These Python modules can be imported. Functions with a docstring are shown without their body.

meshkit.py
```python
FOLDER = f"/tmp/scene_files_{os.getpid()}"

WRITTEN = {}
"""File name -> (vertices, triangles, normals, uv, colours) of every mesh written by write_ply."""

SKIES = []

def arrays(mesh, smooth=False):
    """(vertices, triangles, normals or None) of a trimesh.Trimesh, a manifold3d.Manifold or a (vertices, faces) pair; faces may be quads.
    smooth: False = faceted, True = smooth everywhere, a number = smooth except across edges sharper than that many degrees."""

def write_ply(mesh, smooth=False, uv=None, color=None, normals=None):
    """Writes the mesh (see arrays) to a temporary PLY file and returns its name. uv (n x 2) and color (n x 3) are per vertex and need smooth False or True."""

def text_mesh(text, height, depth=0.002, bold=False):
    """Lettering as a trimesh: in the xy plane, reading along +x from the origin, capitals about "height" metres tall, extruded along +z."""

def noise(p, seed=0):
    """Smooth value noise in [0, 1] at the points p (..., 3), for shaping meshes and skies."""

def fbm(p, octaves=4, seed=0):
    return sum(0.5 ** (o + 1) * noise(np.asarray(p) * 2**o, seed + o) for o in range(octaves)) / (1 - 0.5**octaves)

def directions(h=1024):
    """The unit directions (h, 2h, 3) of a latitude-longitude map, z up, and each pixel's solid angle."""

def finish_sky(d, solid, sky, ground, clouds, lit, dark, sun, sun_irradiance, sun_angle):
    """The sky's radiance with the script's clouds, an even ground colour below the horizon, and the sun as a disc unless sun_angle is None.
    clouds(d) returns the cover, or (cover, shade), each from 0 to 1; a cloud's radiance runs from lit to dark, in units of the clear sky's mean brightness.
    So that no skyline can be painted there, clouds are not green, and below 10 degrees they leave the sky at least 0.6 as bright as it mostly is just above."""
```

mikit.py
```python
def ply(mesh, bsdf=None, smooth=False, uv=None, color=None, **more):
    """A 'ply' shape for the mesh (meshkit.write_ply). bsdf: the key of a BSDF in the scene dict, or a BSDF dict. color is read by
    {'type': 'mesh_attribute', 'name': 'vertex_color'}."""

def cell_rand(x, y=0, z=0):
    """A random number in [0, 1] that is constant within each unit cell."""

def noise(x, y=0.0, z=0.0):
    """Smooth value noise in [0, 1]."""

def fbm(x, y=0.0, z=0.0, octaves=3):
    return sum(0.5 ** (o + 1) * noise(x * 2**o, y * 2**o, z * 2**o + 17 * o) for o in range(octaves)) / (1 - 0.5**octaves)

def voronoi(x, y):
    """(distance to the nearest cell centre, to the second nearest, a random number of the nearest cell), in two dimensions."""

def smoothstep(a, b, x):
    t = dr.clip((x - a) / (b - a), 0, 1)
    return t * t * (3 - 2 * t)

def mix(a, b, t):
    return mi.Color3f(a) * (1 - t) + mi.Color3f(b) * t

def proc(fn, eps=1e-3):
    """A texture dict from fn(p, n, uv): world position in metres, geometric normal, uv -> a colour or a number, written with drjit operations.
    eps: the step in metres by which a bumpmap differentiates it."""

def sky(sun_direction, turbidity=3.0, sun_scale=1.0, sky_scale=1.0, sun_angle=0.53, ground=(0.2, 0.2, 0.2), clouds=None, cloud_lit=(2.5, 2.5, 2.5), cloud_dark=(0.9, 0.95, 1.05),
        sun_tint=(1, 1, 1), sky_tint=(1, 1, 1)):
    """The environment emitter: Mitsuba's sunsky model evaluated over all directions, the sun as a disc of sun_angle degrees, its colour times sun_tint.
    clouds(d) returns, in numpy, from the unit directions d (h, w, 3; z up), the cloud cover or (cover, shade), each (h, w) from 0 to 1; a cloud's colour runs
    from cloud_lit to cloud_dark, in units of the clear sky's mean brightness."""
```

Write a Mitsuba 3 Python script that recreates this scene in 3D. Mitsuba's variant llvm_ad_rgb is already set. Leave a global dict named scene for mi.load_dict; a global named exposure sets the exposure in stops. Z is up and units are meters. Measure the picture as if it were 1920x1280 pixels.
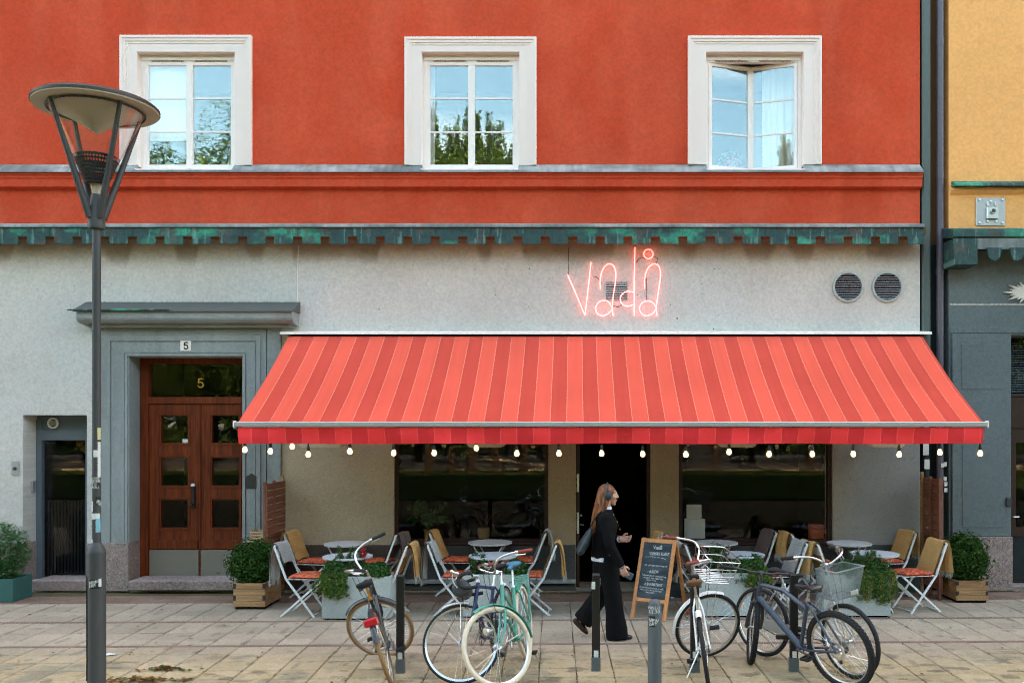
import math, random
import numpy as np, trimesh, mitsuba as mi, drjit as dr, mikit, meshkit
import manifold3d as m3
import shapely
from shapely.geometry import Polygon, Point, box as sbox
from mikit import noise, fbm, voronoi, cell_rand, smoothstep, mix, proc

scene, labels = {}, {}
T4 = mi.ScalarTransform4f
random.seed(7); RNG = np.random.default_rng(7)

# ------------------------------------------------------------------ camera, sky, exposure
F, HC, VU, VV, WY = 1700.0, 2.3, 1080.0, 800.0, 12.82       # focal length and horizon of the photograph in its pixels, eye height, facade distance
scene['camera'] = {'type': 'perspective', 'fov': 2 * math.degrees(math.atan(960 / F)), 'fov_axis': 'x', 'near_clip': 0.1, 'far_clip': 900.0,
                   'principal_point_offset_x': -(VU - 960) / 1920, 'principal_point_offset_y': -(VV - 640) / 1280,
                   'to_world': T4().look_at(origin=[0, 0, HC], target=[0, 10, HC], up=[0, 0, 1])}


CLOUD_SEED = 192


def cloud_cover(d):
    z = np.maximum(d[..., 2], 0.02)
    q = np.stack([d[..., 0] / (z + 0.16) * 1.5 + 3.4, d[..., 1] / (z + 0.16) * 1.5 + 1.7, 0 * z + 2.0], -1)
    n = meshkit.fbm(q, 5, seed=CLOUD_SEED)
    cover = 0.85 * np.clip((n - 0.50) / 0.16, 0, 1)
    shade = np.clip((n - 0.60) / 0.3, 0, 0.6)
    return cover, shade


scene['sky'] = mikit.sky([0.35, 0.90, 0.58], turbidity=3.0, clouds=cloud_cover, cloud_lit=(2.1, 2.05, 2.0), cloud_dark=(1.1, 1.1, 1.15), sky_tint=(1.17, 0.97, 0.74), sun_tint=(1.0, 0.93, 0.8))
exposure = 5.15


# ------------------------------------------------------------------ helpers
def num(name):
    k, i = name, 0
    while k in USED:
        i += 1
        k = f'{name}_{i:03d}'
    USED.add(k)
    return k


USED = set()


def thing(name, label, cat, group=None):
    k = num(name)
    labels[k] = {'label': label, 'category': cat}
    if group:
        labels[k]['group'] = group
    return k


def put(parent, name, shape, M=None, label=None, kind=None):
    """one entry of the scene: a part `name` of `parent` (or the thing itself when name is None)"""
    k = num(f'{parent}__{name}') if name else parent
    s = dict(shape)
    if M is not None:
        s['to_world'] = T4(np.asarray(M, float))
    scene[k] = s
    if label or kind:
        labels.setdefault(k, {})
        if label:
            labels[k]['label'] = label
        if kind:
            labels[k]['kind'] = kind
    return k


def struct(name, shape, label=None, M=None, kind='structure'):
    k = num(name)
    put(k, None, shape, M)
    labels[k] = {'kind': kind}
    if label:
        labels[k]['label'] = label
    return k


P = mikit.ply


def cat(ms):
    return trimesh.util.concatenate([m for m in ms if m is not None])


def tr(x=0, y=0, z=0):
    M = np.eye(4); M[:3, 3] = (x, y, z); return M


def rot(axis, deg):
    return trimesh.transformations.rotation_matrix(math.radians(deg), axis)


RX, RY, RZ = (lambda a: rot([1, 0, 0], a)), (lambda a: rot([0, 1, 0], a)), (lambda a: rot([0, 0, 1], a))


def xf(m, M):
    m = m.copy(); m.apply_transform(M); return m


def bx(x0, x1, y0, y1, z0, z1, c=0.0):
    if x0 > x1: x0, x1 = x1, x0
    if y0 > y1: y0, y1 = y1, y0
    if z0 > z1: z0, z1 = z1, z0
    c = min(c, 0.45 * min(x1 - x0, y1 - y0, z1 - z0))
    if c <= 0:
        m = trimesh.creation.box((x1 - x0, y1 - y0, z1 - z0)); m.apply_translation(((x0 + x1) / 2, (y0 + y1) / 2, (z0 + z1) / 2)); return m
    pts = []
    for sx, x in ((1, x0), (-1, x1)):
        for sy, y in ((1, y0), (-1, y1)):
            for sz, z in ((1, z0), (-1, z1)):
                pts += [(x, y + sy * c, z + sz * c), (x + sx * c, y, z + sz * c), (x + sx * c, y + sy * c, z)]
    return trimesh.convex.convex_hull(np.array(pts))


def tube(pts, r, n=8, closed=False, caps=True):
    p = np.asarray(pts, float)
    r = np.broadcast_to(np.asarray(r, float), (len(p),))
    if closed:
        t = np.roll(p, -1, 0) - np.roll(p, 1, 0)
    else:
        t = np.gradient(p, axis=0)
    t /= np.linalg.norm(t, axis=1, keepdims=True) + 1e-12
    a = np.zeros_like(p)
    ref = np.array([0, 0, 1.0]) if abs(t[0, 2]) < 0.9 else np.array([1.0, 0, 0])
    for i in range(len(p)):
        v = ref - t[i] * np.dot(ref, t[i]); v /= np.linalg.norm(v) + 1e-12
        a[i] = v; ref = v
    b = np.cross(t, a)
    ang = np.arange(n) * 2 * np.pi / n
    v = p[:, None] + r[:, None, None] * (np.cos(ang)[None, :, None] * a[:, None] + np.sin(ang)[None, :, None] * b[:, None])
    v = v.reshape(-1, 3)
    m = len(p); f = []
    for i in range(m if closed else m - 1):
        j = (i + 1) % m
        for k in range(n):
            l = (k + 1) % n
            f += [(i * n + k, i * n + l, j * n + l), (i * n + k, j * n + l, j * n + k)]
    if caps and not closed:
        v = np.vstack([v, p[:1], p[-1:]])
        for k in range(n):
            l = (k + 1) % n
            f += [(m * n, l, k), (m * n + 1, (m - 1) * n + k, (m - 1) * n + l)]
    return trimesh.Trimesh(v, np.array(f), process=False)


def cyl(p0, p1, r, n=12, r1=None):
    return tube([p0, p1], [r, r if r1 is None else r1], n)


def lathe(profile, n=32, axis='z'):
    """profile: (radius, height) pairs, closed at radius 0 by the caller"""
    pr = np.asarray(profile, float); ang = np.arange(n) * 2 * np.pi / n
    v = np.stack([pr[:, None, 0] * np.cos(ang), pr[:, None, 0] * np.sin(ang), np.broadcast_to(pr[:, None, 1], (len(pr), n))], -1).reshape(-1, 3)
    f = []
    for i in range(len(pr) - 1):
        for k in range(n):
            l = (k + 1) % n
            f += [(i * n + k, i * n + l, (i + 1) * n + l), (i * n + k, (i + 1) * n + l, (i + 1) * n + k)]
    m = trimesh.Trimesh(v, np.array(f), process=False)
    if axis == 'y': m.apply_transform(RX(-90))
    if axis == 'x': m.apply_transform(RY(90))
    return m


def sph(c, r, sub=2, s=(1, 1, 1)):
    m = trimesh.creation.icosphere(sub); m.apply_scale(np.asarray(s) * r); m.apply_translation(c); return m


def ext(poly, y0, y1):
    """polygon(s) in the x-z plane extruded from y0 to y1"""
    out = []
    for g in getattr(poly, 'geoms', [poly]):
        if g.area < 1e-9: continue
        m = trimesh.creation.extrude_polygon(g, abs(y1 - y0), engine='earcut')
        v = m.vertices.copy()
        m.vertices = np.stack([v[:, 0], max(y0, y1) - v[:, 2], v[:, 1]], 1)
        out.append(m)
    m = cat(out)
    m.fix_normals()
    return m


def crom(pts, n=8, closed=False):
    p = np.asarray(pts, float); out = []
    N = len(p)
    for i in range(N if closed else N - 1):
        a, b, c, d = (p[(i - 1) % N], p[i], p[(i + 1) % N], p[(i + 2) % N]) if closed else (p[max(i - 1, 0)], p[i], p[i + 1], p[min(i + 2, N - 1)])
        for k in range(n):
            t = k / n
            out.append(0.5 * (2 * b + (c - a) * t + (2 * a - 5 * b + 4 * c - d) * t * t + (3 * b - a - 3 * c + d) * t ** 3))
    if not closed: out.append(p[-1])
    return np.array(out)


def loft(rings):
    """closed rings with equal point counts -> capped mesh"""
    R = np.asarray(rings, float); m, n = R.shape[:2]; v = R.reshape(-1, 3); f = []
    for i in range(m - 1):
        for k in range(n):
            l = (k + 1) % n
            f += [(i * n + k, i * n + l, (i + 1) * n + l), (i * n + k, (i + 1) * n + l, (i + 1) * n + k)]
    v = np.vstack([v, R[0].mean(0), R[-1].mean(0)])
    for k in range(n):
        l = (k + 1) % n
        f += [(m * n, l, k), (m * n + 1, (m - 1) * n + k, (m - 1) * n + l)]
    t = trimesh.Trimesh(v, np.array(f), process=False)
    if t.volume < 0: t.invert()
    return t


def grid(V):
    """(a, b, 3) vertex grid -> open sheet"""
    a, b = V.shape[:2]; i, j = np.meshgrid(np.arange(a - 1), np.arange(b - 1), indexing='ij')
    q = np.stack([i * b + j, (i + 1) * b + j, (i + 1) * b + j + 1, i * b + j + 1], -1).reshape(-1, 4)
    return trimesh.Trimesh(V.reshape(-1, 3), np.vstack([q[:, [0, 1, 2]], q[:, [0, 2, 3]]]), process=False)


def at(u, v, y):
    """the point at depth y that the photograph shows at its pixel (u, v)"""
    return np.array([(u - VU) * y / F, y, HC + (VV - v) * y / F])


def wx(u, y=WY): return (u - VU) * y / F
def wz(v, y=WY): return HC + (VV - v) * y / F
def rect(u0, v0, u1, v1, y=WY): return sbox(wx(u0, y), wz(v1, y), wx(u1, y), wz(v0, y))
def ubox(u0, v0, u1, v1, y0, y1, c=0.0, y=None):
    y = y0 if y is None else y
    return bx(wx(u0, y), wx(u1, y), y0, y1, wz(v1, y), wz(v0, y), c)


# ------------------------------------------------------------------ materials
def bs(name, d):
    scene[name] = d
    return name


def two(d): return {'type': 'twosided', 'bsdf': d}


def rgb(c): return {'type': 'rgb', 'value': [float(x) for x in c]}


def mat(name, col, rough=0.6, metallic=0.0, spec=0.5, bump=None, bscale=1.0, eps=1e-3, **kw):
    d = {'type': 'principled', 'base_color': proc(col) if callable(col) else rgb(col), 'roughness': float(rough), 'metallic': float(metallic), 'specular': float(spec), **kw}
    if bump:
        d = {'type': 'bumpmap', 'arbitrary': proc(bump, eps), 'scale': float(bscale), 'bsdf': d}
    return bs(name, two(d))


C3 = mi.Color3f
def red_fn(p, n, uv):
    a = fbm(p.x * 0.9, p.z * 0.7, p.y, 3); s = fbm(p.x * 5, p.z * 0.6, 3.0, 3); g = noise(p.x * 70, p.z * 70, p.y * 70)
    g2 = noise(p.x * 170, p.z * 170, p.y * 170)
    k = (0.84 + 0.22 * a) * (0.74 + 0.20 * g + 0.18 * g2 + 0.16 * noise(p.x * 33, p.z * 33, 2.0))
    b = fbm(p.x * 2.2, p.z * 2.0, 3.0, 4)
    return mix(C3(0.53, 0.060, 0.023), C3(0.575, 0.082, 0.036), smoothstep(0.3, 0.75, 0.6 * b + 0.4 * s)) * k * (1 - 0.10 * smoothstep(.55, .75, fbm(p.x * 1.3, p.z * .35, 6.0, 3)))
def stucco_bump(p, n, uv): return 0.0035 * noise(p.x * 60, p.z * 60, p.y * 60) + 0.002 * noise(p.x * 140, p.z * 140, 4.0)
mat('m_red_stucco', red_fn, 0.9, spec=0.2, bump=stucco_bump)


def grey_fn(p, n, uv):
    a = fbm(p.x * 0.8, p.z * 0.8, 2.0, 4); g = noise(p.x * 60, p.z * 60, p.y * 60); g2 = noise(p.x * 150, p.z * 150, 7.0)
    k = (0.82 + 0.3 * a) * (0.78 + 0.16 * g + 0.14 * g2 + 0.14 * noise(p.x * 33, p.z * 33, 2.0))
    c = mix(C3(0.575, 0.53, 0.48), C3(0.53, 0.515, 0.48), smoothstep(0.35, 0.7, fbm(p.x * 0.5, p.z * 0.6, 8.0, 2)))
    # rust-brown run-off stain below the copper, with an edge of its own
    edge = 4.66 + 0.16 * fbm(p.x * 2.2, 1.0, 5.0, 3) - 0.2 * smoothstep(0.5, .8, noise(p.x * 3.1, 2.0))
    c = mix(c, C3(0.23, 0.165, 0.11), smoothstep(edge, edge + 0.24, p.z) * 0.62)
    sp = smoothstep(0.86, 0.93, noise(p.x * 21.0, p.z * 21.0, 9.0)) * 0.05
    return c * k * (1 - sp)
mat('m_grey_stucco', grey_fn, 0.92, spec=0.2, bump=stucco_bump)


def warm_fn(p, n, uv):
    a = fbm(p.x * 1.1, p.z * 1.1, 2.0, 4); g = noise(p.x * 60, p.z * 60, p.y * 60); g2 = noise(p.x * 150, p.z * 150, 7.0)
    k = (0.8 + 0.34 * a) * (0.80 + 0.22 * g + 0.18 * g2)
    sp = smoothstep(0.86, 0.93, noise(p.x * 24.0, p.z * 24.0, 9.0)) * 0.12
    return mix(mix(C3(0.46, 0.365, 0.25), C3(0.33, 0.245, 0.155), smoothstep(-2.9, -1.6, p.x)), C3(0.25, 0.25, 0.245), smoothstep(2.9, 4.2, p.x)) * k * (1 - sp)  # hues are its own; brightness falls left to right, shade painted into the colour
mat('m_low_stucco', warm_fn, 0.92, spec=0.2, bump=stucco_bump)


def yel_fn(p, n, uv):
    a = fbm(p.x * 0.9, p.z * 0.7, p.y, 3); g = noise(p.x * 70, p.z * 70, p.y * 70)
    return C3(0.86, 0.425, 0.150) * (0.86 + 0.2 * a) * (0.83 + 0.14 * g + 0.14 * noise(p.x * 33, p.z * 33, 2.0))
mat('m_yellow_stucco', yel_fn, 0.9, spec=0.2, bump=stucco_bump)


def grey2_fn(p, n, uv):
    a = fbm(p.x * 0.9, p.z * 0.9, 2.0, 3); g = noise(p.x * 70, p.z * 70, p.y * 70)
    return C3(0.125, 0.148, 0.152) * (0.8 + 0.36 * a) * (0.78 + 0.24 * g + 0.18 * noise(p.x * 33, p.z * 33, 2.0))
mat('m_slate_stucco', grey2_fn, 0.9, spec=0.2, bump=stucco_bump)


def stone_fn(p, n, uv):
    a = fbm(p.x * 1.5, p.z * 1.5, p.y * 1.5, 3); g = noise(p.x * 110, p.z * 110, p.y * 110); h = noise(p.x * 45, p.z * 45, p.y * 45)
    streak = fbm(p.x * 9, p.z * 0.7, 4.0, 3)
    return C3(0.255, 0.275, 0.268) * (0.75 + 0.4 * a) * (0.72 + 0.3 * g + 0.22 * h) * (0.85 + 0.3 * streak)
mat('m_portal_stone', stone_fn, 0.85, spec=0.3)


def gran_fn(p, n, uv):
    g = noise(p.x * 90, p.z * 90, p.y * 90); h = noise(p.x * 40 + 9, p.z * 40, p.y * 40); a = fbm(p.x * 2, p.z * 2, p.y, 3)
    c = mix(C3(0.30, 0.21, 0.18), C3(0.21, 0.165, 0.155), smoothstep(0.3, 0.7, h))
    return mix(c, C3(0.40, 0.33, 0.30), smoothstep(0.6, 0.8, g) * 0.7) * (0.62 + 0.6 * a) * (1 - 0.35 * smoothstep(.62, .8, 1 - g))
mat('m_granite', gran_fn, 0.8, spec=0.35)


def cop_fn(p, n, uv):
    a = fbm(p.x * 1.3, p.z * 3, p.y * 3, 4); b = fbm(p.x * 7, p.z * 4, 3.0, 4); s = fbm(p.x * 26, p.z * 3.5, 8.0, 3)
    c = mix(C3(0.018, 0.052, 0.050), C3(0.032, 0.235, 0.155), smoothstep(0.50, 0.68, a))
    c = mix(c, C3(0.06, 0.055, 0.05), smoothstep(0.55, 0.72, b) * 0.75)
    c = mix(c, C3(0.17, 0.33, 0.27), smoothstep(0.66, 0.80, s) * 0.4)
    return c * (0.7 + 0.6 * noise(p.x * 40, p.z * 40, p.y * 40))
def plb_fn(p, n, uv):
    g = noise(p.x * 90, p.z * 90, p.y * 90); a = fbm(p.x * 2, p.z * 2, p.y, 3)
    return mix(C3(0.085, 0.062, 0.050), C3(0.060, 0.064, 0.064), smoothstep(-2.7, -2.3, p.x)) * (0.6 + 0.6 * a) * (.75 + .5 * g)
mat('m_plinth_dark', plb_fn, 0.75, spec=0.35)
mat('m_copper', cop_fn, 0.62, spec=0.4)


def zinc_fn(p, n, uv):
    a = fbm(p.x * 2.2, p.z * 4, p.y * 3, 4); s = fbm(p.x * 18, p.z * 4, 8.0, 3)
    return mix(C3(0.13, 0.15, 0.15), C3(0.28, 0.29, 0.28), smoothstep(.3, .7, a)) * (0.65 + 0.7 * s)
mat('m_zinc', zinc_fn, 0.55, spec=0.5)


def wood(c0, c1, ax, sc=1.0):
    def fn(p, n, uv):
        l, q, w = (p.x, p.y, p.z) if ax == 'x' else ((p.z, p.x, p.y) if ax == 'z' else (p.y, p.x, p.z))
        g = fbm(l * 3 * sc, q * 60 * sc, w * 60 * sc, 3); b = fbm(l * 1.2, q * 7, w * 7, 2)
        return mix(c0, c1, smoothstep(0.25, 0.75, 0.6 * g + 0.4 * b)) * (0.8 + 0.4 * noise(l * 9, q * 150 * sc, w * 150 * sc))
    return fn
mat('m_door_wood', wood(C3(0.080, 0.0135, 0.0025), C3(0.180, 0.034, 0.0075), 'z'), 0.55, spec=0.2)
mat('m_planter_wood', wood(C3(0.24, 0.125, 0.052), C3(0.40, 0.225, 0.10), 'x'), 0.7)
mat('m_crate_wood', wood(C3(0.36, 0.24, 0.13), C3(0.52, 0.37, 0.21), 'x'), 0.75)
mat('m_screen_wood', wood(C3(0.155, 0.052, 0.030), C3(0.22, 0.078, 0.046), 'y'), 0.6)
mat('m_sign_wood', wood(C3(0.44, 0.165, 0.045), C3(0.58, 0.25, 0.08), 'z'), 0.55)

STRIPE0, STRIPEW = -2.668, 0.1966


def awn_fn(p, n, uv):
    t = (p.x - STRIPE0) / STRIPEW
    k = dr.floor(t); fr = t - k
    odd = k - 2 * dr.floor(k / 2)
    c = dr.select(odd < 0.5, C3(0.555, 0.072, 0.050), C3(0.71, 0.106, 0.068))
    line = dr.select(dr.minimum(fr, 1 - fr) < 0.016, 1.0, 0.0)
    c = mix(c, C3(0.86, 0.42, 0.27), line * 0.5)
    a = fbm(p.x * 1.2, p.y * 1.2, p.z * 1.2, 3); s = fbm(p.x * 22, p.y * .8, 2.0, 2)
    return c * (0.86 + 0.2 * a + 0.08 * s)
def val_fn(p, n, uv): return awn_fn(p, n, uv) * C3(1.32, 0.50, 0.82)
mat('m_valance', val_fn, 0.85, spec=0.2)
bs('m_awning', {'type': 'principledthin', 'base_color': proc(awn_fn), 'roughness': 0.85, 'diff_trans': 0.02, 'spec_trans': 0.0})


def paver_fn(p, n, uv):
    c_, s_ = math.cos(math.radians(PAV)), math.sin(math.radians(PAV))
    X = p.x * c_ + p.y * s_; Y = -p.x * s_ + p.y * c_
    i, j = dr.floor((X + 0.14) / 0.35), dr.floor(Y / 0.31)
    r = cell_rand(i, j, 5); r2 = cell_rand(i + 31, j, 2)
    a = fbm(p.x * 1.6, p.y * 1.6, 1.0, 4); g = noise(p.x * 60, p.y * 60, 2.0); b = fbm(p.x * 6, p.y * 6, 5.0, 3)
    near = 1 - smoothstep(8.6, 9.7, p.y + 0.5 * (a - .5))
    c = mix(C3(0.262, 0.212, 0.160), C3(0.310, 0.240, 0.150), near)
    c = mix(c, C3(0.27, 0.21, 0.105), near * smoothstep(.42, .62, b) * .5)
    c = mix(c, C3(0.19, 0.165, 0.115), smoothstep(.56, .72, fbm(p.x * 3, p.y * 3, 9.0, 4)) * (0.25 + 0.55 * near))
    c = mix(c, C3(0.11, 0.095, 0.075), smoothstep(.84, .90, noise(p.x * 8.5, p.y * 8.5, 4.0)) * 0.45)
    c = mix(c, C3(0.07, 0.058, 0.038), near * smoothstep(.60, .74, fbm(p.x * 5, p.y * 9, 12.0, 4)) * 0.6)
    return c * (0.76 + 0.20 * r + 0.24 * a + 0.1 * r2) * (0.86 + 0.26 * g)
PAV = 1.4
mat('m_paver', paver_fn, 0.8, spec=0.35, bump=lambda p, n, uv: 0.0016 * noise(p.x * 50, p.y * 50, 1.0) + 0.004 * fbm(p.x * 7, p.y * 7, 3.0, 2))


def redpav_fn(p, n, uv):
    g = noise(p.x * 60, p.y * 60, 2.0); a = fbm(p.x * 3, p.y * 3, 1.0, 3); r = cell_rand(dr.floor(p.x / 0.21), dr.floor(p.y / 0.12))
    return mix(C3(0.125, 0.075, 0.055), C3(0.18, 0.12, 0.09), a) * (0.75 + 0.3 * r + 0.25 * g)
mat('m_clinker', redpav_fn, 0.85, spec=0.3)


def soil_fn(p, n, uv):
    a = fbm(p.x * 5, p.y * 5, 1.0, 4)
    return mix(C3(0.045, 0.035, 0.022), C3(0.10, 0.085, 0.045), a)
mat('m_joint', soil_fn, 0.95, spec=0.1)


def conc_fn(p, n, uv):
    a = fbm(p.x * 2.5, p.z * 2.5, p.y * 2.5, 4); g = noise(p.x * 80, p.z * 80, p.y * 80)
    return C3(0.36, 0.385, 0.365) * (0.66 + 0.6 * a) * (0.88 + 0.2 * g)
mat('m_concrete', conc_fn, 0.75, spec=0.4)


def cush_fn(p, n, uv):
    a, b, r = voronoi(p.x * 19 + 0.6 * noise(p.x * 9, p.y * 9), p.y * 19)
    c = mix(C3(0.46, 0.062, 0.026), C3(0.55, 0.14, 0.06), smoothstep(.35, .65, r))
    c = mix(c, C3(0.72, 0.30, 0.16), smoothstep(.10, .06, b - a) * .55)
    return mix(c, C3(0.33, 0.045, 0.03), smoothstep(.28, .2, a) * .7)
mat('m_cushion', cush_fn, 0.9, spec=0.2)


def weave(c):
    def fn(p, n, uv):
        k = noise(p.x * 130, p.y * 130, p.z * 130); q = fbm(p.x * 12, p.y * 12, p.z * 12, 2)
        st = 0.5 + 0.5 * dr.sin(p.z * 190.0)
        return C3(*c) * (0.66 + 0.3 * k + 0.3 * q + 0.12 * st)
    return fn
mat('m_blanket_tan', weave((0.47, 0.27, 0.105)), 0.95, spec=0.1)
mat('m_blanket_grey', weave((0.33, 0.32, 0.30)), 0.95, spec=0.1)
mat('m_blanket_dark', weave((0.125, 0.095, 0.088)), 0.95, spec=0.1)


def board_fn(p, n, uv):
    a = fbm(p.x * 7, p.z * 5, p.y * 7, 4); s = fbm(p.x * 3, p.z * 22, 2.0, 3)
    return mix(C3(0.018, 0.028, 0.036), C3(0.06, 0.075, 0.085), smoothstep(.35, .8, 0.6 * a + 0.4 * s))
mat('m_blackboard', board_fn, 0.75, spec=0.3)


def asph_fn(p, n, uv):
    return C3(0.050, 0.050, 0.052) * (0.7 + 0.5 * fbm(p.x * .8, p.y * .8, 1.0, 4)) * (.7 + .5 * noise(p.x * 70, p.y * 70))
mat('m_asphalt', asph_fn, 0.85, spec=0.3)
def lawn_fn(p, n, uv):
    a = fbm(p.x * .35, p.y * .35, 1.0, 4); g = noise(p.x * 12, p.y * 12, 2.0)
    return mix(C3(0.013, 0.024, 0.007), C3(0.030, 0.048, 0.012), a) * (0.6 + 0.7 * g)
mat('m_lawn', lawn_fn, 0.95, spec=0.1)
def path_fn(p, n, uv):
    return C3(0.36, 0.30, 0.23) * (0.7 + 0.5 * fbm(p.x * 1.2, p.y * 1.2, 1.0, 4))
mat('m_gravel', path_fn, 0.95, spec=0.1)


def pole_fn(p, n, uv):
    a = fbm(p.x * 8, p.y * 8, p.z * 1.5, 4)
    return C3(0.042, 0.043, 0.043) * (0.7 + 0.7 * a)
mat('m_pole', pole_fn, 0.55, spec=0.5)

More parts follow.
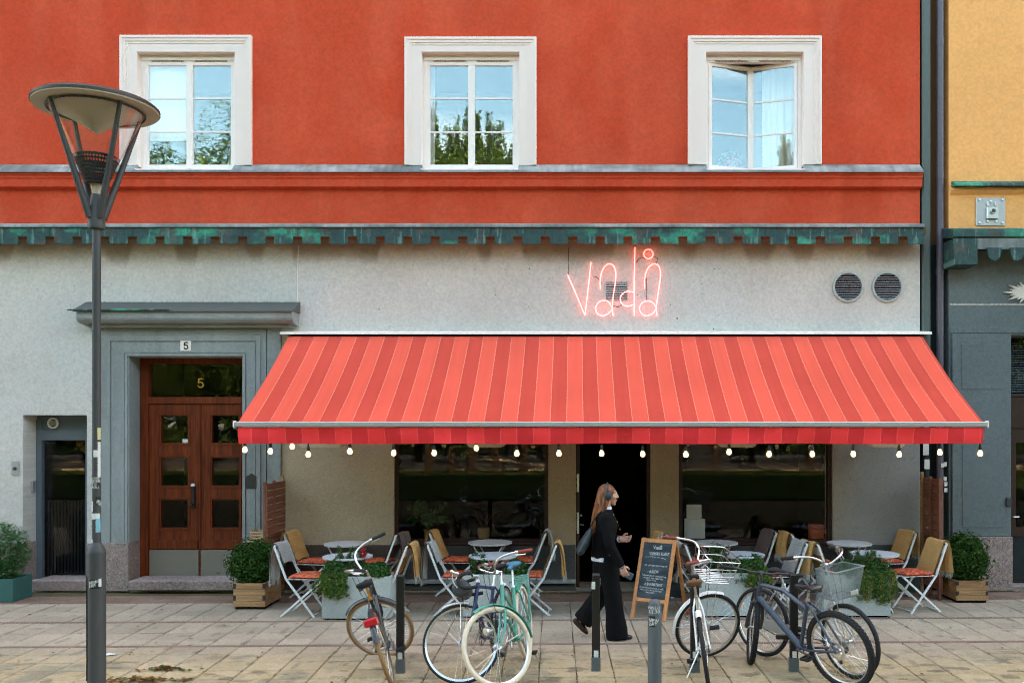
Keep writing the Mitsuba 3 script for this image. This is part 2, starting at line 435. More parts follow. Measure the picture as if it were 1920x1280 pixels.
for nm, c, r, m_, s in [
    ('m_white_trim', (0.74, 0.63, 0.57), .6, 0, .4), ('m_white_paint', (0.78, 0.70, 0.65), .4, 0, .5), ('m_cream', (0.62, 0.54, 0.40), .5, 0, .4),
    ('m_white_steel', (0.62, 0.63, 0.63), .38, 0, .5), ('m_table_steel', (0.50, 0.51, 0.53), .35, 0, .5),
    ('m_grey_metal', (0.42, 0.43, 0.44), .4, .6, .5), ('m_alu', (0.60, 0.61, 0.62), .32, 1, .5), ('m_chrome', (0.72, 0.72, 0.72), .16, 1, .5), ('m_dark_metal', (0.035, 0.036, 0.04), .42, 0, .5),
    ('m_black_paint', (0.006, 0.006, 0.0065), .36, 0, .5), ('m_black_rubber', (0.018, 0.018, 0.019), .75, 0, .3), ('m_black', (0.004, 0.004, 0.004), .8, 0, .2),
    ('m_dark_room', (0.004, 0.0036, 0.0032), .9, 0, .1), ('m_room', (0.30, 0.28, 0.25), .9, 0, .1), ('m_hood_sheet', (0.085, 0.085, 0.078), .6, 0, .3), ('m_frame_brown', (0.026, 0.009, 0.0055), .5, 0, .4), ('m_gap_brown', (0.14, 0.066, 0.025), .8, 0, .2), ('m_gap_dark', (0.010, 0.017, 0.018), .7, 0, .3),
    ('m_pipe_green', (0.060, 0.085, 0.078), .5, 0, .5), ('m_pipe_purple', (0.085, 0.075, 0.095), .45, 0, .5), ('m_bluegrey', (0.105, 0.130, 0.150), .6, 0, .4),
    ('m_kick_plate', (0.20, 0.18, 0.15), .5, .3, .5), ('m_gold', (0.62, 0.36, 0.09), .3, .8, .5), ('m_plaque', (0.035, 0.034, 0.033), .5, .3, .5),
    ('m_grip_red', (0.21, 0.035, 0.022), .5, 0, .4), ('m_red_plastic', (0.45, 0.010, 0.014), .22, 0, .6), ('m_mint', (0.060, 0.275, 0.205), .26, 0, .6), ('m_navy', (0.022, 0.030, 0.105), .26, 0, .6),
    ('m_bike_black', (0.020, 0.022, 0.026), .28, 0, .6), ('m_bike_white', (0.66, 0.65, 0.62), .3, 0, .6), ('m_bike_blue', (0.040, 0.055, 0.085), .34, 0, .6), ('m_bike_silver', (0.42, 0.42, 0.41), .35, .3, .5),
    ('m_tan_tyre', (0.25, 0.145, 0.065), .8, 0, .2), ('m_cream_tyre', (0.66, 0.56, 0.42), .75, 0, .2), ('m_brown_leather', (0.13, 0.055, 0.022), .5, 0, .4), ('m_saddle_blue', (0.06, 0.17, 0.27), .35, 0, .5),
    ('m_bollard', (0.085, 0.098, 0.105), .5, 0, .4), ('m_skin', (0.50, 0.27, 0.19), .5, 0, .4), ('m_cloth_black', (0.0040, 0.0040, 0.0046), .9, 0, .15), ('m_shirt', (0.66, 0.66, 0.70), .9, 0, .2),
    ('m_bag', (0.020, 0.030, 0.036), .5, 0, .4), ('m_phone', (0.05, 0.085, 0.115), .3, 0, .5), ('m_chalk', (0.62, 0.62, 0.60), .95, 0, .1), ('m_sticker', (0.60, 0.60, 0.58), .6, 0, .3), ('m_sticker_black', (0.012, 0.012, 0.012), .5, 0, .4), ('m_sticker_blue', (0.18, 0.40, 0.48), .6, 0, .3), ('m_sticker_yellow', (0.55, 0.50, 0.24), .6, 0, .3),
    ('m_lamp_white', (0.52, 0.46, 0.35), .6, 0, .3), ('m_teal_box', (0.030, 0.100, 0.090), .6, 0, .4), ('m_bark', (0.055, 0.040, 0.028), .95, 0, .1), ('m_pot', (0.20, 0.115, 0.035), .8, 0, .3), ('m_paper', (0.55, 0.55, 0.55), .9, 0, .1), ('m_red_flower', (0.50, 0.012, 0.03), .7, 0, .2), ('m_orange_item', (0.42, 0.07, 0.012), .6, 0, .2), ('m_amber_glass', (0.22, 0.085, 0.015), .25, 0, .5), ('m_ornament', (0.62, 0.58, 0.52), .8, 0, .2)]:
    mat(nm, c, r, m_, s)
def hair_fn(p, n, uv):
    s = fbm(p.x * 75 + p.z * 9, p.y * 75, p.z * 3.5, 3)
    return mix(C3(0.09, 0.028, 0.009), C3(0.28, 0.100, 0.036), smoothstep(.3, .72, s))
mat('m_hair', hair_fn, 0.45, spec=0.4)
bs('m_glass', {'type': 'thindielectric', 'int_ior': 2.1, 'specular_reflectance': rgb((0.80, 0.98, 1.0))})
bs('m_shop_glass', {'type': 'thindielectric', 'int_ior': 1.3})
bs('m_bowl_glass', {'type': 'thindielectric', 'int_ior': 1.7})
bs('m_leaf', {'type': 'principledthin', 'base_color': {'type': 'mesh_attribute', 'name': 'vertex_color'}, 'roughness': 0.5, 'diff_trans': 0.5, 'spec_trans': 0.0, 'spec_tint': 0.0})
bs('m_curtain', {'type': 'principledthin', 'base_color': rgb((0.80, 0.78, 0.74)), 'roughness': 0.9, 'diff_trans': 0.4, 'spec_trans': 0.0})

# ------------------------------------------------------------------ ground and paving
struct('ground', P(bx(-250, 250, -320, 120, -0.4, -0.035), 'm_joint'))
struct('pavement', P(bx(-60, 60, 5.6, 7.45, -0.2, -0.002), 'm_paver'), 'plain paving in front of the bicycle stands')
struct('road', P(bx(-150, 150, -2.7, 5.59, -0.3, -0.12), 'm_asphalt'), 'asphalt street behind the viewer')
struct('lawn', P(bx(-120, 120, -21.5, -2.8, -0.2, 0.02), 'm_lawn'))
struct('path', P(bx(-150, 150, -48, -21.6, -0.2, 0.0), 'm_gravel'))
struct('lawn', P(bx(-200, 200, -310, -48.1, -0.2, 0.05), 'm_lawn'))
RP = RZ(PAV)
pk = struct('paving', P(xf(bx(-14, 13, 7.35, 12.70, -0.06, -0.012), RP), 'm_joint'), 'square concrete paving slabs with dark joints and red clinker lines')
for xa, xb, mt in ((-14, 13, 'm_clinker'),):
    put(pk, 'clinker_strip', P(xf(bx(xa, xb, 11.965, 12.50, -0.05, -0.003, .004), RP), mt), label='worn reddish paving along the foot of the facade')
for y0, y1 in ((10.785, 10.865), (9.585, 9.665)):
    put(pk, 'clinker_strip', P(xf(bx(-14, 13, y0, y1, -0.05, -0.004, .003), RP), 'm_clinker'))
rows = [(10.87, 11.415), (11.42, 11.96), (10.225, 10.78), (9.67, 10.22)] + [(9.58 - 0.31 * (k + 1) + 0.005, 9.58 - 0.31 * k) for k in range(7)]
SL = {}
for ln in {round(b - a, 3) for a, b in rows}:
    SL[ln] = [P(bx(-0.171, 0.171, -ln / 2 + .003, ln / 2 - .003, -0.045, 0.0, c), mt) for mt in ('m_paver',) for c in (.006, .009)]
rest = []
for a, b in rows:
    for i in range(-40, 38):
        X, Y = -0.14 + 0.35 * (i + .5), (a + b) / 2
        wxx = X * math.cos(math.radians(PAV)) - Y * math.sin(math.radians(PAV)); wyy = X * math.sin(math.radians(PAV)) + Y * math.cos(math.radians(PAV))
        M = RP @ tr(X + random.uniform(-.003, .003), Y, random.uniform(-.003, .001)) @ RX(random.uniform(-.25, .25)) @ RY(random.uniform(-.4, .4))
        u = VU + wxx * F / wyy
        sh = SL[round(b - a, 3)][random.random() < .5]
        if -30 < u < 1950 and wyy > 8.0:
            put(pk, 'slab', sh, M)
        else:
            rest.append(xf(bx(-0.171, 0.171, -(b - a) / 2 + .003, (b - a) / 2 - .003, -0.045, 0.0), M))
put(pk, 'outer_slabs', P(cat(rest), 'm_paver'), kind='stuff')


def prof(pts, x0, x1):
    """profile in the y-z plane run along x"""
    m = trimesh.creation.extrude_polygon(Polygon(pts), x1 - x0, engine='earcut')
    v = m.vertices.copy(); m.vertices = np.stack([v[:, 2] + x0, v[:, 0], v[:, 1]], 1); m.fix_normals(); return m


def room(x0, x1, y0, y1, z0, z1, t=0.06):
    """an open-fronted box"""
    return cat([bx(x0 - t, x1 + t, y1, y1 + t, z0 - t, z1 + t), bx(x0 - t, x0, y0, y1, z0, z1), bx(x1, x1 + t, y0, y1, z0, z1), bx(x0 - t, x1 + t, y0, y1, z0 - t, z0), bx(x0 - t, x1 + t, y0, y1, z1, z1 + t)])


# ------------------------------------------------------------------ the red building
RB = thing('red_building', 'red rendered apartment house over a grey ground floor with door number 5', 'building')
XR = wx(1725); ZS = 5.165; XA = wx(527); ZA = 3.57
O_left = sbox(wx(43), 0.10, wx(163), wz(778)); O_port = sbox(wx(245), 0.10, wx(457), wz(668))
SW1 = sbox(wx(738), wz(1021), wx(1028), 2.72); SW2 = sbox(wx(1273), wz(1021), wx(1562), 2.72); CD = sbox(wx(1080), 0.03, wx(1220), 2.72)
low = sbox(-26, -0.05, XR, ZS).difference(sbox(XA, -1, XR + 1, ZA)).difference(O_left).difference(O_port)
put(RB, 'lower_wall', P(ext(low, WY, WY + .42), 'm_grey_stucco'), label='grey stucco ground floor wall with brown stains below the copper edge')
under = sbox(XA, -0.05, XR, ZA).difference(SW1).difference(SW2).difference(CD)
put(RB, 'cafe_wall', P(ext(under, WY, WY + .42), 'm_low_stucco'), label='stucco wall under the awning, beige to grey with shading painted in')
WIN = [(350.0, 0), (882.5, 1), (1414.7, 2)]
HW, ZB, ZT = 91.5 * WY / F, wz(319), wz(99)
up = sbox(-26, ZS, XR, 19.0)
for uc, _ in WIN:
    up = up.difference(sbox(wx(uc) - HW - .02, ZB - .01, wx(uc) + HW + .02, ZT + .02))
put(RB, 'upper_wall', P(ext(up, WY, WY + .42), 'm_red_stucco'), label='red stucco wall of the upper storey')
put(RB, 'rear_mass', P(bx(-26, XR, 17.6, 26, 0, 19), 'm_red_stucco'))
put(RB, 'roof', P(prof([(WY - .35, 18.95), (WY - .35, 19.1), (19.4, 23.4), (26.4, 19.1), (26.4, 18.95)], -26, XR), 'm_dark_metal'))
put(RB, 'side_wall', P(bx(XR - .35, XR, WY + .43, 17.6, -0.05, 19), 'm_gap_dark'))

# belt course with zinc flashing
z0 = wz(309); zf = HC + (VV - 321.5) * (WY - .15) / F
gaps = [(wx(uc) - HW + .01, wx(uc) + HW - .01) for uc, _ in WIN]
xs = [-26] + [g for gg in gaps for g in gg] + [XR - .004]
for i in range(0, len(xs), 2):
    put(RB, 'flashing', P(prof([(WY, z0), (WY - .15, zf + .012), (WY - .152, zf - .012), (WY - .146, zf - .012), (WY - .144, zf), (WY - .02, zf)], xs[i], xs[i + 1]), 'm_zinc'))
for k, (uc, _) in enumerate(WIN):
    xc = wx(uc)
    put(RB, 'flashing', P(prof([(WY, zf + .03), (WY - .15, zf + .012), (WY - .152, zf - .012), (WY - .146, zf - .012), (WY - .144, zf), (WY, zf - .002)], xc - HW + .012, xc + HW - .012), 'm_zinc'))
zb = HC + (VV - 349.5) * (WY - .10) / F
put(RB, 'belt_course', P(prof([(WY, zf - .002), (WY - .125, zf - .002), (WY - .125, zf - .035), (WY - .105, zf - .05), (WY - .105, zf - .075), (WY - .088, zf - .09), (WY - .088, zb), (WY, zb - .02)], -26, XR - .002), 'm_red_stucco'))

# copper cornice with square teeth
yc = WY - .32; cz = lambda v: HC + (VV - v) * yc / F
zt, ztn, ztb = cz(427), cz(443.5), cz(457.5)
per = 51.6 * yc / F; nw = 17.0 * yc / F; xn = (42 - VU) * yc / F
put(RB, 'cornice_soffit', P(bx(-26, XR - .03, yc + .03, WY, ztn + .03, zt + .02), 'm_gap_brown'))
put(RB, 'cornice_cap', P(prof([(WY, wz(419)), (yc - .03, zt + .045), (yc - .032, zt + .005), (yc - .02, zt), (WY, zt + .021)], -26, wx(1732, yc)), 'm_zinc'))
k = -8; xe = wx(1733, yc)
while xn + k * per < xe:
    a, b = xn + k * per, min(xn + (k + 1) * per, xe)
    if b - a > .1:
        last = b >= xe - .001
        pl = Polygon([(a + .002, zt), (a + .002, ztn), (a + nw / 2, ztn), (a + nw / 2 + random.uniform(-.004, .004), ztb + random.uniform(-.004, .006)), (b - (0.0 if last else nw / 2), ztb + random.uniform(-.004, .006)), (b - (0.0 if last else nw / 2), ztn), (b - .002, ztn), (b - .002, zt)]).buffer(0)
        d = random.uniform(-.004, .004)
        put(RB, 'copper_tooth', P(ext(pl, yc + d, yc + .014 + d), 'm_copper'))
    k += 1


def sash(w, h, label=None):
    """one casement in its own plane: x from 0 to w, z from 0 to h, y the depth; frame mesh and three panes"""
    fw, mw = .048, .022
    ring = sbox(0, 0, w, h).difference(sbox(fw, fw + .01, w - fw, h - fw))
    hh = (h - 2 * fw - .01 - 2 * mw) / 3
    fr = [ext(ring, -.022, .022)]
    panes = []
    for i in range(3):
        zz = fw + .01 + i * (hh + mw)
        if i: fr.append(bx(fw - .002, w - fw + .002, -.014, .014, zz - mw, zz))
        panes.append((zz, hh))
    return cat(fr), [grid(np.array([[[fw - .004, 0, z - .004], [w - fw + .004, 0, z - .004]], [[fw - .004, 0, z + hh + .004], [w - fw + .004, 0, z + hh + .004]]])) for z, _ in panes]


for uc, kind in WIN:
    xc = wx(uc)
    lab = ['upper window with a white blind, behind the street lamp', 'upper middle window with closed sashes', 'upper window with sashes pushed inwards'][kind]
    us = {0: (226, 472, 68, 310), 1: (759, 1006, 71, 310), 2: (1290, 1540, 69, 308.5)}[kind]
    yo = WY - .03
    outer = sbox(wx(us[0], yo), wz(us[3], yo), wx(us[1], yo), wz(us[2], yo)); hole = sbox(xc - HW, -1, xc + HW, ZT)
    W = put(RB, 'window', P(ext(outer.difference(hole), yo, WY + .12), 'm_white_trim'), label=lab)
    b = outer.bounds
    def ring(i0, i1):
        return sbox(b[0] + i0, b[1], b[2] - i0, b[3] - i0).difference(sbox(b[0] + i1, b[1] - 1, b[2] - i1, b[3] - i1))
    put(W, 'moulding', P(cat([ext(ring(0.0, .035), yo - .035, yo), ext(ring(.0352, .075), yo - .022, yo), ext(ring(.0752, .105), yo - .010, yo)]), 'm_white_trim'))
    yf = WY + .12
    fo = sbox(xc - HW + .002, ZB, xc + HW - .002, ZT).difference(sbox(xc - HW + .055, ZB + .045, xc + HW - .055, ZT - .095))
    put(W, 'frame', P(cat([ext(fo, yf - .03, yf + .06), bx(xc - HW + .01, xc + HW - .01, yf - .045, yf - .031, ZT - .075, ZT - .035)]), 'm_white_paint'))
    put(W, 'vent_slot', P(cat([bx(xc - .54, xc - .08, yf - .034, yf - .0302, ZT - .093, ZT - .083), bx(xc + .08, xc + .54, yf - .034, yf - .0302, ZT - .093, ZT - .083)]), 'm_gap_brown'))
    put(W, 'sill', P(prof([(yf + .0, ZB + .02), (WY - .11, ZB - .012), (WY - .112, ZB - .03), (yf, ZB - .005)], xc - HW - .005, xc + HW + .005), 'm_white_paint'))
    w, h = (HW - .055) / (math.cos(math.radians(17)) if kind == 2 else 1), ZT - ZB - .14
    fr, panes = sash(w, h)
    ang = 17 if kind == 2 else 0
    for side in (0, 1):
        base = tr(xc - HW + .055, yf + .0, ZB + .045) @ RZ(ang) if side == 0 else tr(xc + HW - .055, yf + .0, ZB + .045) @ RZ(-ang) @ np.diag([-1, 1, 1, 1.0])
        fm = fr.copy(); fm.apply_transform(base)
        put(W, 'sash', P(fm, 'm_white_paint'))
        for pm in panes:
            q = pm.copy(); q.apply_transform(base); put(W, 'pane', P(q, 'm_glass'))
    if kind != 2:
        put(W, 'mullion', P(bx(xc - .03, xc + .03, yf - .034, yf - .022, ZB + .05, ZT - .10), 'm_white_paint'))
    else:
        hm = cat([tube([(xc - .62, yf - .04, ZB + .72), (xc - .62, yf - .075, ZB + .72), (xc - .62, yf - .075, ZB + .92), (xc - .62, yf - .04, ZB + .92)], .008, 6)])
        put(W, 'handle', P(hm, 'm_white_paint'))
    put(W, 'room', P(room(xc - 1.3, xc + 1.3, WY + .43, WY + 3.2, ZB - .6, ZT + .6), 'm_room'))
    def curtain(x0, x1, zz0, zz1, yy, amp=.02, fold=.11):
        n = 60; X = np.linspace(x0, x1, n); V = np.zeros((6, n, 3))
        for i, z in enumerate(np.linspace(zz0, zz1, 6)):
            V[i] = np.stack([X, yy + amp * np.sin(X / fold * 2 * np.pi + .4 * math.sin(z)) + amp * .5 * np.sin(X * 37), np.full(n, z)], 1)
        return grid(V)
    if kind == 0:
        put(W, 'blind', P(curtain(xc - HW, xc + .01, ZB + .47, ZT, yf + .07, .001), 'm_curtain'), label='white blind drawn down behind the left sash')
    if kind == 1:
        put(W, 'curtain', P(curtain(xc - HW, xc - HW + .12, ZB - .1, ZT, yf + .3, .02), 'm_curtain'))
    if kind == 2:
        put(W, 'curtain', P(curtain(xc + .22, xc + HW + .05, ZB - .1, ZT, yf + .42), 'm_curtain'))

# entrance portal
PT = put(RB, 'portal', P(cat([ext(rect(192, 618, 501, 1016).difference(rect(245, 668, 457, 1200)), WY - .05, WY + .002)]), 'm_portal_stone'), label='blue grey stone surround of the entrance door')
put(PT, 'moulding', P(cat([ext(rect(203, 630, 491, 1016).difference(rect(211, 640, 483, 1300)), WY - .072, WY - .049), ext(rect(213, 642, 481, 1016).difference(rect(237, 662, 465, 1300)), WY - .062, WY - .049),
                           ext(rect(239, 664, 463, 1016).difference(rect(243, 668, 459, 1300)), WY - .075, WY - .049)]), 'm_portal_stone'))
put(PT, 'pilaster', P(ubox(502, 608, 528, 1016, WY - .04, WY + .002, .004, WY), 'm_portal_stone'))
put(PT, 'pilaster', P(ubox(180, 608, 191, 1016, WY - .025, WY + .002, .004, WY), 'm_portal_stone'))
put(PT, 'plinth_block', P(ubox(194, 1016, 246, 1106, WY - .085, WY + .002, .006, WY), 'm_granite'))
put(PT, 'plinth_block', P(ubox(457, 1016, 530, 1106, WY - .085, WY + .002, .006, WY), 'm_granite'))
put(PT, 'reveal', P(cat([bx(wx(245), wx(245) + .004, WY - .049, WY + .30, wz(1016), wz(668)), bx(wx(457) - .004, wx(457), WY - .049, WY + .30, wz(1016), wz(668)), bx(wx(245), wx(457), WY - .049, WY + .30, wz(668) - .004, wz(668))]), 'm_portal_stone'))
for xx in (wx(245), wx(457) - .006):
    put(PT, 'plinth_reveal', P(bx(xx, xx + .006, WY - .083, WY + .30, .10, wz(1016)), 'm_granite'))
yh = WY - .30
hx0, hx1 = wx(143, yh), wx(548, yh); hz0, hz1, hz2 = wz(604, yh), wz(583, yh), wz(570, yh)
H = put(PT, 'hood', P(cat([prof([(WY, hz0 - .03), (yh + .05, hz0), (yh + .012, hz0 + .035), (yh, hz0 + .06), (yh, hz1), (WY, hz1)], hx0, hx1), bx(hx0 + .08, hx1 - .07, WY - .16, WY, hz0 - .055, hz0 - .012, .008)]), 'm_portal_stone'))
put(H, 'roof_sheet', P(prof([(WY, hz2 + .07), (yh - .03, hz1 + .012), (yh - .034, hz1 - .012), (yh - .026, hz1 - .012), (yh - .02, hz1 + .002), (WY, hz1 + .002)], hx0 - .03, hx1 + .02), 'm_hood_sheet'), label='bent grey metal sheet on top of the door hood')
put(H, 'gutter_tip', P(tube([(hx0 + 1.3, yh - .04, hz1 + .012), (hx0 + .1, yh - .04, hz1 + .008), (hx0 - .11, yh - .03, hz1 + .012)], [.012, .018, .008], 8), 'm_copper'))
# entrance doors, in the recess
yd = WY + .28
du = lambda u: wx(u, yd)
dz = lambda v: wz(v, yd)
put(PT, 'door_frame', P(cat([bx(wx(245) + .004, du(279), yd - .02, yd + .09, .12, wz(668) - .004), bx(du(470), wx(457) + .001, yd - .02, yd + .09, .12, wz(668) - .004), bx(du(279), du(470), yd - .03, yd + .09, dz(757), dz(744), .006), bx(du(279), du(470), yd - .015, yd + .08, dz(682), wz(668) - .004)]), 'm_door_wood'))
tw = put(PT, 'transom_window', P(grid(np.array([[[du(279), yd + .04, dz(744)], [du(470), yd + .04, dz(744)]], [[du(279), yd + .04, dz(680)], [du(470), yd + .04, dz(680)]]])), 'm_shop_glass'), label='dark pane over the doors with a gold 5')
five = meshkit.text_mesh('5', .135, .006); five.apply_transform(tr(du(367), yd + .032, dz(726.5)) @ RX(90))
put(tw, 'numeral', P(five, 'm_gold'))
for s, (ua, ub) in enumerate(((280, 373), (375.5, 469))):
    x0, x1 = du(ua), du(ub); leaf = sbox(x0, .13, x1, dz(757))
    m_ = (x1 - x0)
    cx = [x0 + m_ * .235, x1 - m_ * .225]
    hz = [(779, 830), (858, 910), (937, 989)]
    holes = [sbox(cx[0], dz(b), cx[1], dz(a)) for a, b in hz]
    lf = leaf
    for hh in holes: lf = lf.difference(hh)
    bead = [ext(hh.buffer(.035, join_style=2).difference(hh.buffer(.018, join_style=2)), yd - .012, yd + .001) for hh in holes]
    D = put(PT, 'door', P(cat([ext(lf, yd, yd + .055)] + bead + [bx(x0 + .01, x1 - .01, yd - .022, yd, dz(1029), dz(1012), .008)]), 'm_door_wood'), label=['left leaf of the brown double door', 'right leaf of the brown double door'][s])
    for hh in holes:
        a = hh.bounds
        put(D, 'pane', P(grid(np.array([[[a[0], yd + .03, a[1]], [a[2], yd + .03, a[1]]], [[a[0], yd + .03, a[3]], [a[2], yd + .03, a[3]]]])), 'm_shop_glass'))
    put(D, 'kick_plate', P(bx(x0 + .004, x1 - .004, yd - .012, yd + .0, .135, dz(1030)), 'm_kick_plate'))
    if s == 0:
        put(D, 'handle', P(cat([bx(du(360), du(367), yd - .035, yd - .0, dz(952), dz(910), .008), tube([(du(364), yd - .03, dz(945)), (du(364), yd - .08, dz(945)), (du(356), yd - .085, dz(946))], .012, 8)]), 'm_black_paint'))
        put(D, 'notice', P(cat([bx(du(341), du(351), yd + .022, yd + .026, dz(830), dz(823)), bx(du(360), du(367), yd - .04, yd - .036, dz(911), dz(906))]), 'm_sticker'))
    else:
        put(D, 'astragal', P(bx(x0 - .012, x0 + .012, yd - .02, yd - .001, .14, dz(759), .004), 'm_door_wood'))
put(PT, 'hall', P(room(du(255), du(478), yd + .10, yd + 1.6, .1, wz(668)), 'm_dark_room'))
put(PT, 'step', P(ubox(240, 1089, 462, 1107, WY - .20, WY + .4, .012, WY - .2), 'm_granite'))
put(RB, 'house_number', P(ubox(337.5, 638.5, 357.5, 657.5, WY - .068, WY - .0485, .004, WY - .07), 'm_white_paint'), label='white plate with a black 5 above the door')
n5 = meshkit.text_mesh('5', .098, .003, bold=True); n5.apply_transform(tr(wx(342.6, WY - .07), WY - .0685, wz(654.6, WY - .07)) @ RX(90))
put('red_building__house_number', 'numeral', P(n5, 'm_black_paint'))
put(RB, 'plaque', P(cat([ext(Polygon([(wx(465), wz(915)), (wx(484), wz(915)), (wx(484), wz(892)), (wx(480), wz(890.5)), (wx(474.5), wz(886.5)), (wx(469), wz(890.5)), (wx(465), wz(892))]), WY - .078, WY - .049)]), 'm_plaque'), label='small dark wall plaque right of the entrance door')

# side door on the left
yl = WY + .34
lu = lambda u: wx(u, yl)
lz = lambda v: wz(v, yl)
SD = put(RB, 'side_door', P(cat([bx(lu(67), lu(80), yl - .03, yl + .05, .1, lz(787)), bx(lu(80), lu(175), yl - .03, yl + .05, lz(825), lz(806)), bx(lu(162), lu(175), yl - .03, yl + .05, .1, lz(825))]), 'm_bluegrey'), label='dark glazed side door in a recess')
put(SD, 'pane', P(grid(np.array([[[lu(80), yl + .02, .12], [lu(162), yl + .02, .12]], [[lu(80), yl + .02, lz(825)], [lu(162), yl + .02, lz(825)]]])), 'm_shop_glass'))
put(SD, 'head_panel', P(bx(lu(67), lu(175), yl - .01, yl + .04, lz(806), lz(778)), 'm_bluegrey'))
slats = cat([bx(lu(84 + 6.2 * i), lu(87.5 + 6.2 * i), yl + .07, yl + .10, .12, lz(940)) for i in range(13)])
put(SD, 'bar_grille', P(slats, 'm_black'))
cxy = (lu(102), yl - .03, lz(793))
put(SD, 'vent_ring', P(xf(lathe([(.055, 0), (.062, .02), (.078, .02), (.082, 0), (.055, 0)], 28, 'y'), tr(*cxy) @ RX(180)), 'm_white_paint'))
put(SD, 'vent_grille', P(cat([bx(cxy[0] - .05, cxy[0] + .05, yl - .034, yl - .028, cxy[2] + z - .004, cxy[2] + z + .004) for z in (-.03, -.015, 0, .015, .03)]), 'm_grey_metal'))
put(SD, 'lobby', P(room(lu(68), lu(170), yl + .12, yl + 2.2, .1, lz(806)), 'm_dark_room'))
put(SD, 'ceiling_tube', P(cat([cyl((lu(120), yl + .5, lz(835)), (lu(172), yl + .9, lz(880)), .09, 12), cyl((lu(105), yl + .6, lz(830)), (lu(150), yl + .6, lz(850)), .07, 12)]), 'm_gold'))
put(SD, 'intercom', P(bx(wx(60, WY + .22), wx(60, WY + .22) + .03, WY + .18, WY + .27, wz(925), wz(903), .006), 'm_grey_metal'))
put(SD, 'step', P(ubox(60, 1088, 172, 1108, WY - .06, WY + .5, .01, WY - .06), 'm_granite'))
put(RB, 'plinth', P(ubox(-900, 1018, 43, 1106, WY - .03, WY + .001, .006, WY), 'm_granite'))
put(RB, 'plinth', P(ubox(164, 1018, 193, 1106, WY - .03, WY + .001, .006, WY), 'm_granite'))
put(RB, 'plinth', P(bx(wx(43) - .001, wx(43) + .008, WY - .028, WY + .31, .0, wz(1018)), 'm_granite'))
bell = put(RB, 'bell_plate', P(ubox(22, 864, 37, 891, WY - .014, WY + .001, .004, WY), 'm_grey_metal'))
put(bell, 'key_switch', P(xf(lathe([(0, .03), (.02, .028), (.024, 0), (0, 0)], 14, 'y'), tr(wx(29.5), WY - .012, wz(878)) @ RX(180)), 'm_dark_metal'))
# cafe front
pl = sbox(wx(531), 0, XR - .002, wz(1021)).difference(sbox(wx(1079), -1, wx(1221), 3))
put(RB, 'plinth', P(ext(pl, WY - .022, WY + .001), 'm_plinth_dark'))
put(RB, 'plinth_ledge', P(cat([bx(wx(742), wx(1079), WY - .10, WY - .021, .10, .155, .006), bx(wx(1221), wx(1560), WY - .10, WY - .021, .10, .155, .006)]), 'm_zinc'))
for i, (ua, ub) in enumerate(((738, 1028), (1273, 1562))):
    x0, x1, zb_, zt_ = wx(ua), wx(ub), wz(1021), 2.72
    yw = WY + .10
    S = put(RB, 'shop_window', P(ext(sbox(x0 + .001, zb_, x1 - .001, zt_).difference(sbox(x0 + .055, zb_ + .07, x1 - .055, zt_ - .06)), yw - .04, yw + .06), 'm_frame_brown'), label=['wide dark cafe window left of the cafe door', 'wide dark cafe window right of the cafe door'][i])
    put(S, 'pane', P(grid(np.array([[[x0 + .05, yw + .01, zb_ + .06], [x1 - .05, yw + .01, zb_ + .06]], [[x0 + .05, yw + .01, zt_ - .05], [x1 - .05, yw + .01, zt_ - .05]]])), 'm_shop_glass'))
    put(S, 'sill', P(bx(x0 + .002, x1 - .002, WY - .05, yw - .041, zb_ - .0, zb_ + .045, .008), 'm_frame_brown'))
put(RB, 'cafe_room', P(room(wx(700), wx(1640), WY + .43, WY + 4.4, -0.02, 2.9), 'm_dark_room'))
put(RB, 'window_shelf', P(cat([bx(wx(738), wx(1028), WY + .2, WY + .6, wz(1021) - .04, wz(1021) + .03), bx(wx(1273), wx(1562), WY + .2, WY + .6, wz(1021) - .04, wz(1021) + .03)]), 'm_frame_brown'))
put(RB, 'cafe_door_frame', P(ext(sbox(wx(1080) + .001, .031, wx(1220) - .001, 2.719).difference(sbox(wx(1080) + .05, 0, wx(1220) - .05, 2.66)), WY + .06, WY + .16), 'm_frame_brown'))
put(RB, 'cafe_step', P(bx(wx(1080) + .002, wx(1220) - .002, WY - .05, WY + .5, -.02, .03, .006), 'm_kick_plate'))
dl = put(RB, 'cafe_door', P(bx(.005, .05, WY + .0, WY + .05 + .8, .05, 2.6, .004), 'm_frame_brown'), label='cafe door standing open, seen edge on')
put(dl, 'lock_plate', P(cat([bx(.012, .043, WY - .008, WY, wz(1000), wz(960)), bx(.012, .043, WY - .008, WY, wz(922), wz(888)), tube([(-.01, WY + .06, wz(984)), (-.06, WY + .06, wz(984)), (-.065, WY + .0, wz(984))], .008, 6), tube([(.06, WY + .06, wz(984)), (.10, WY + .06, wz(984)), (.105, WY + .0, wz(984))], .008, 6), sph((.07, WY + .02, wz(966)), .018, 1), sph((-.02, WY + .02, wz(966)), .018, 1)]), 'm_alu'))
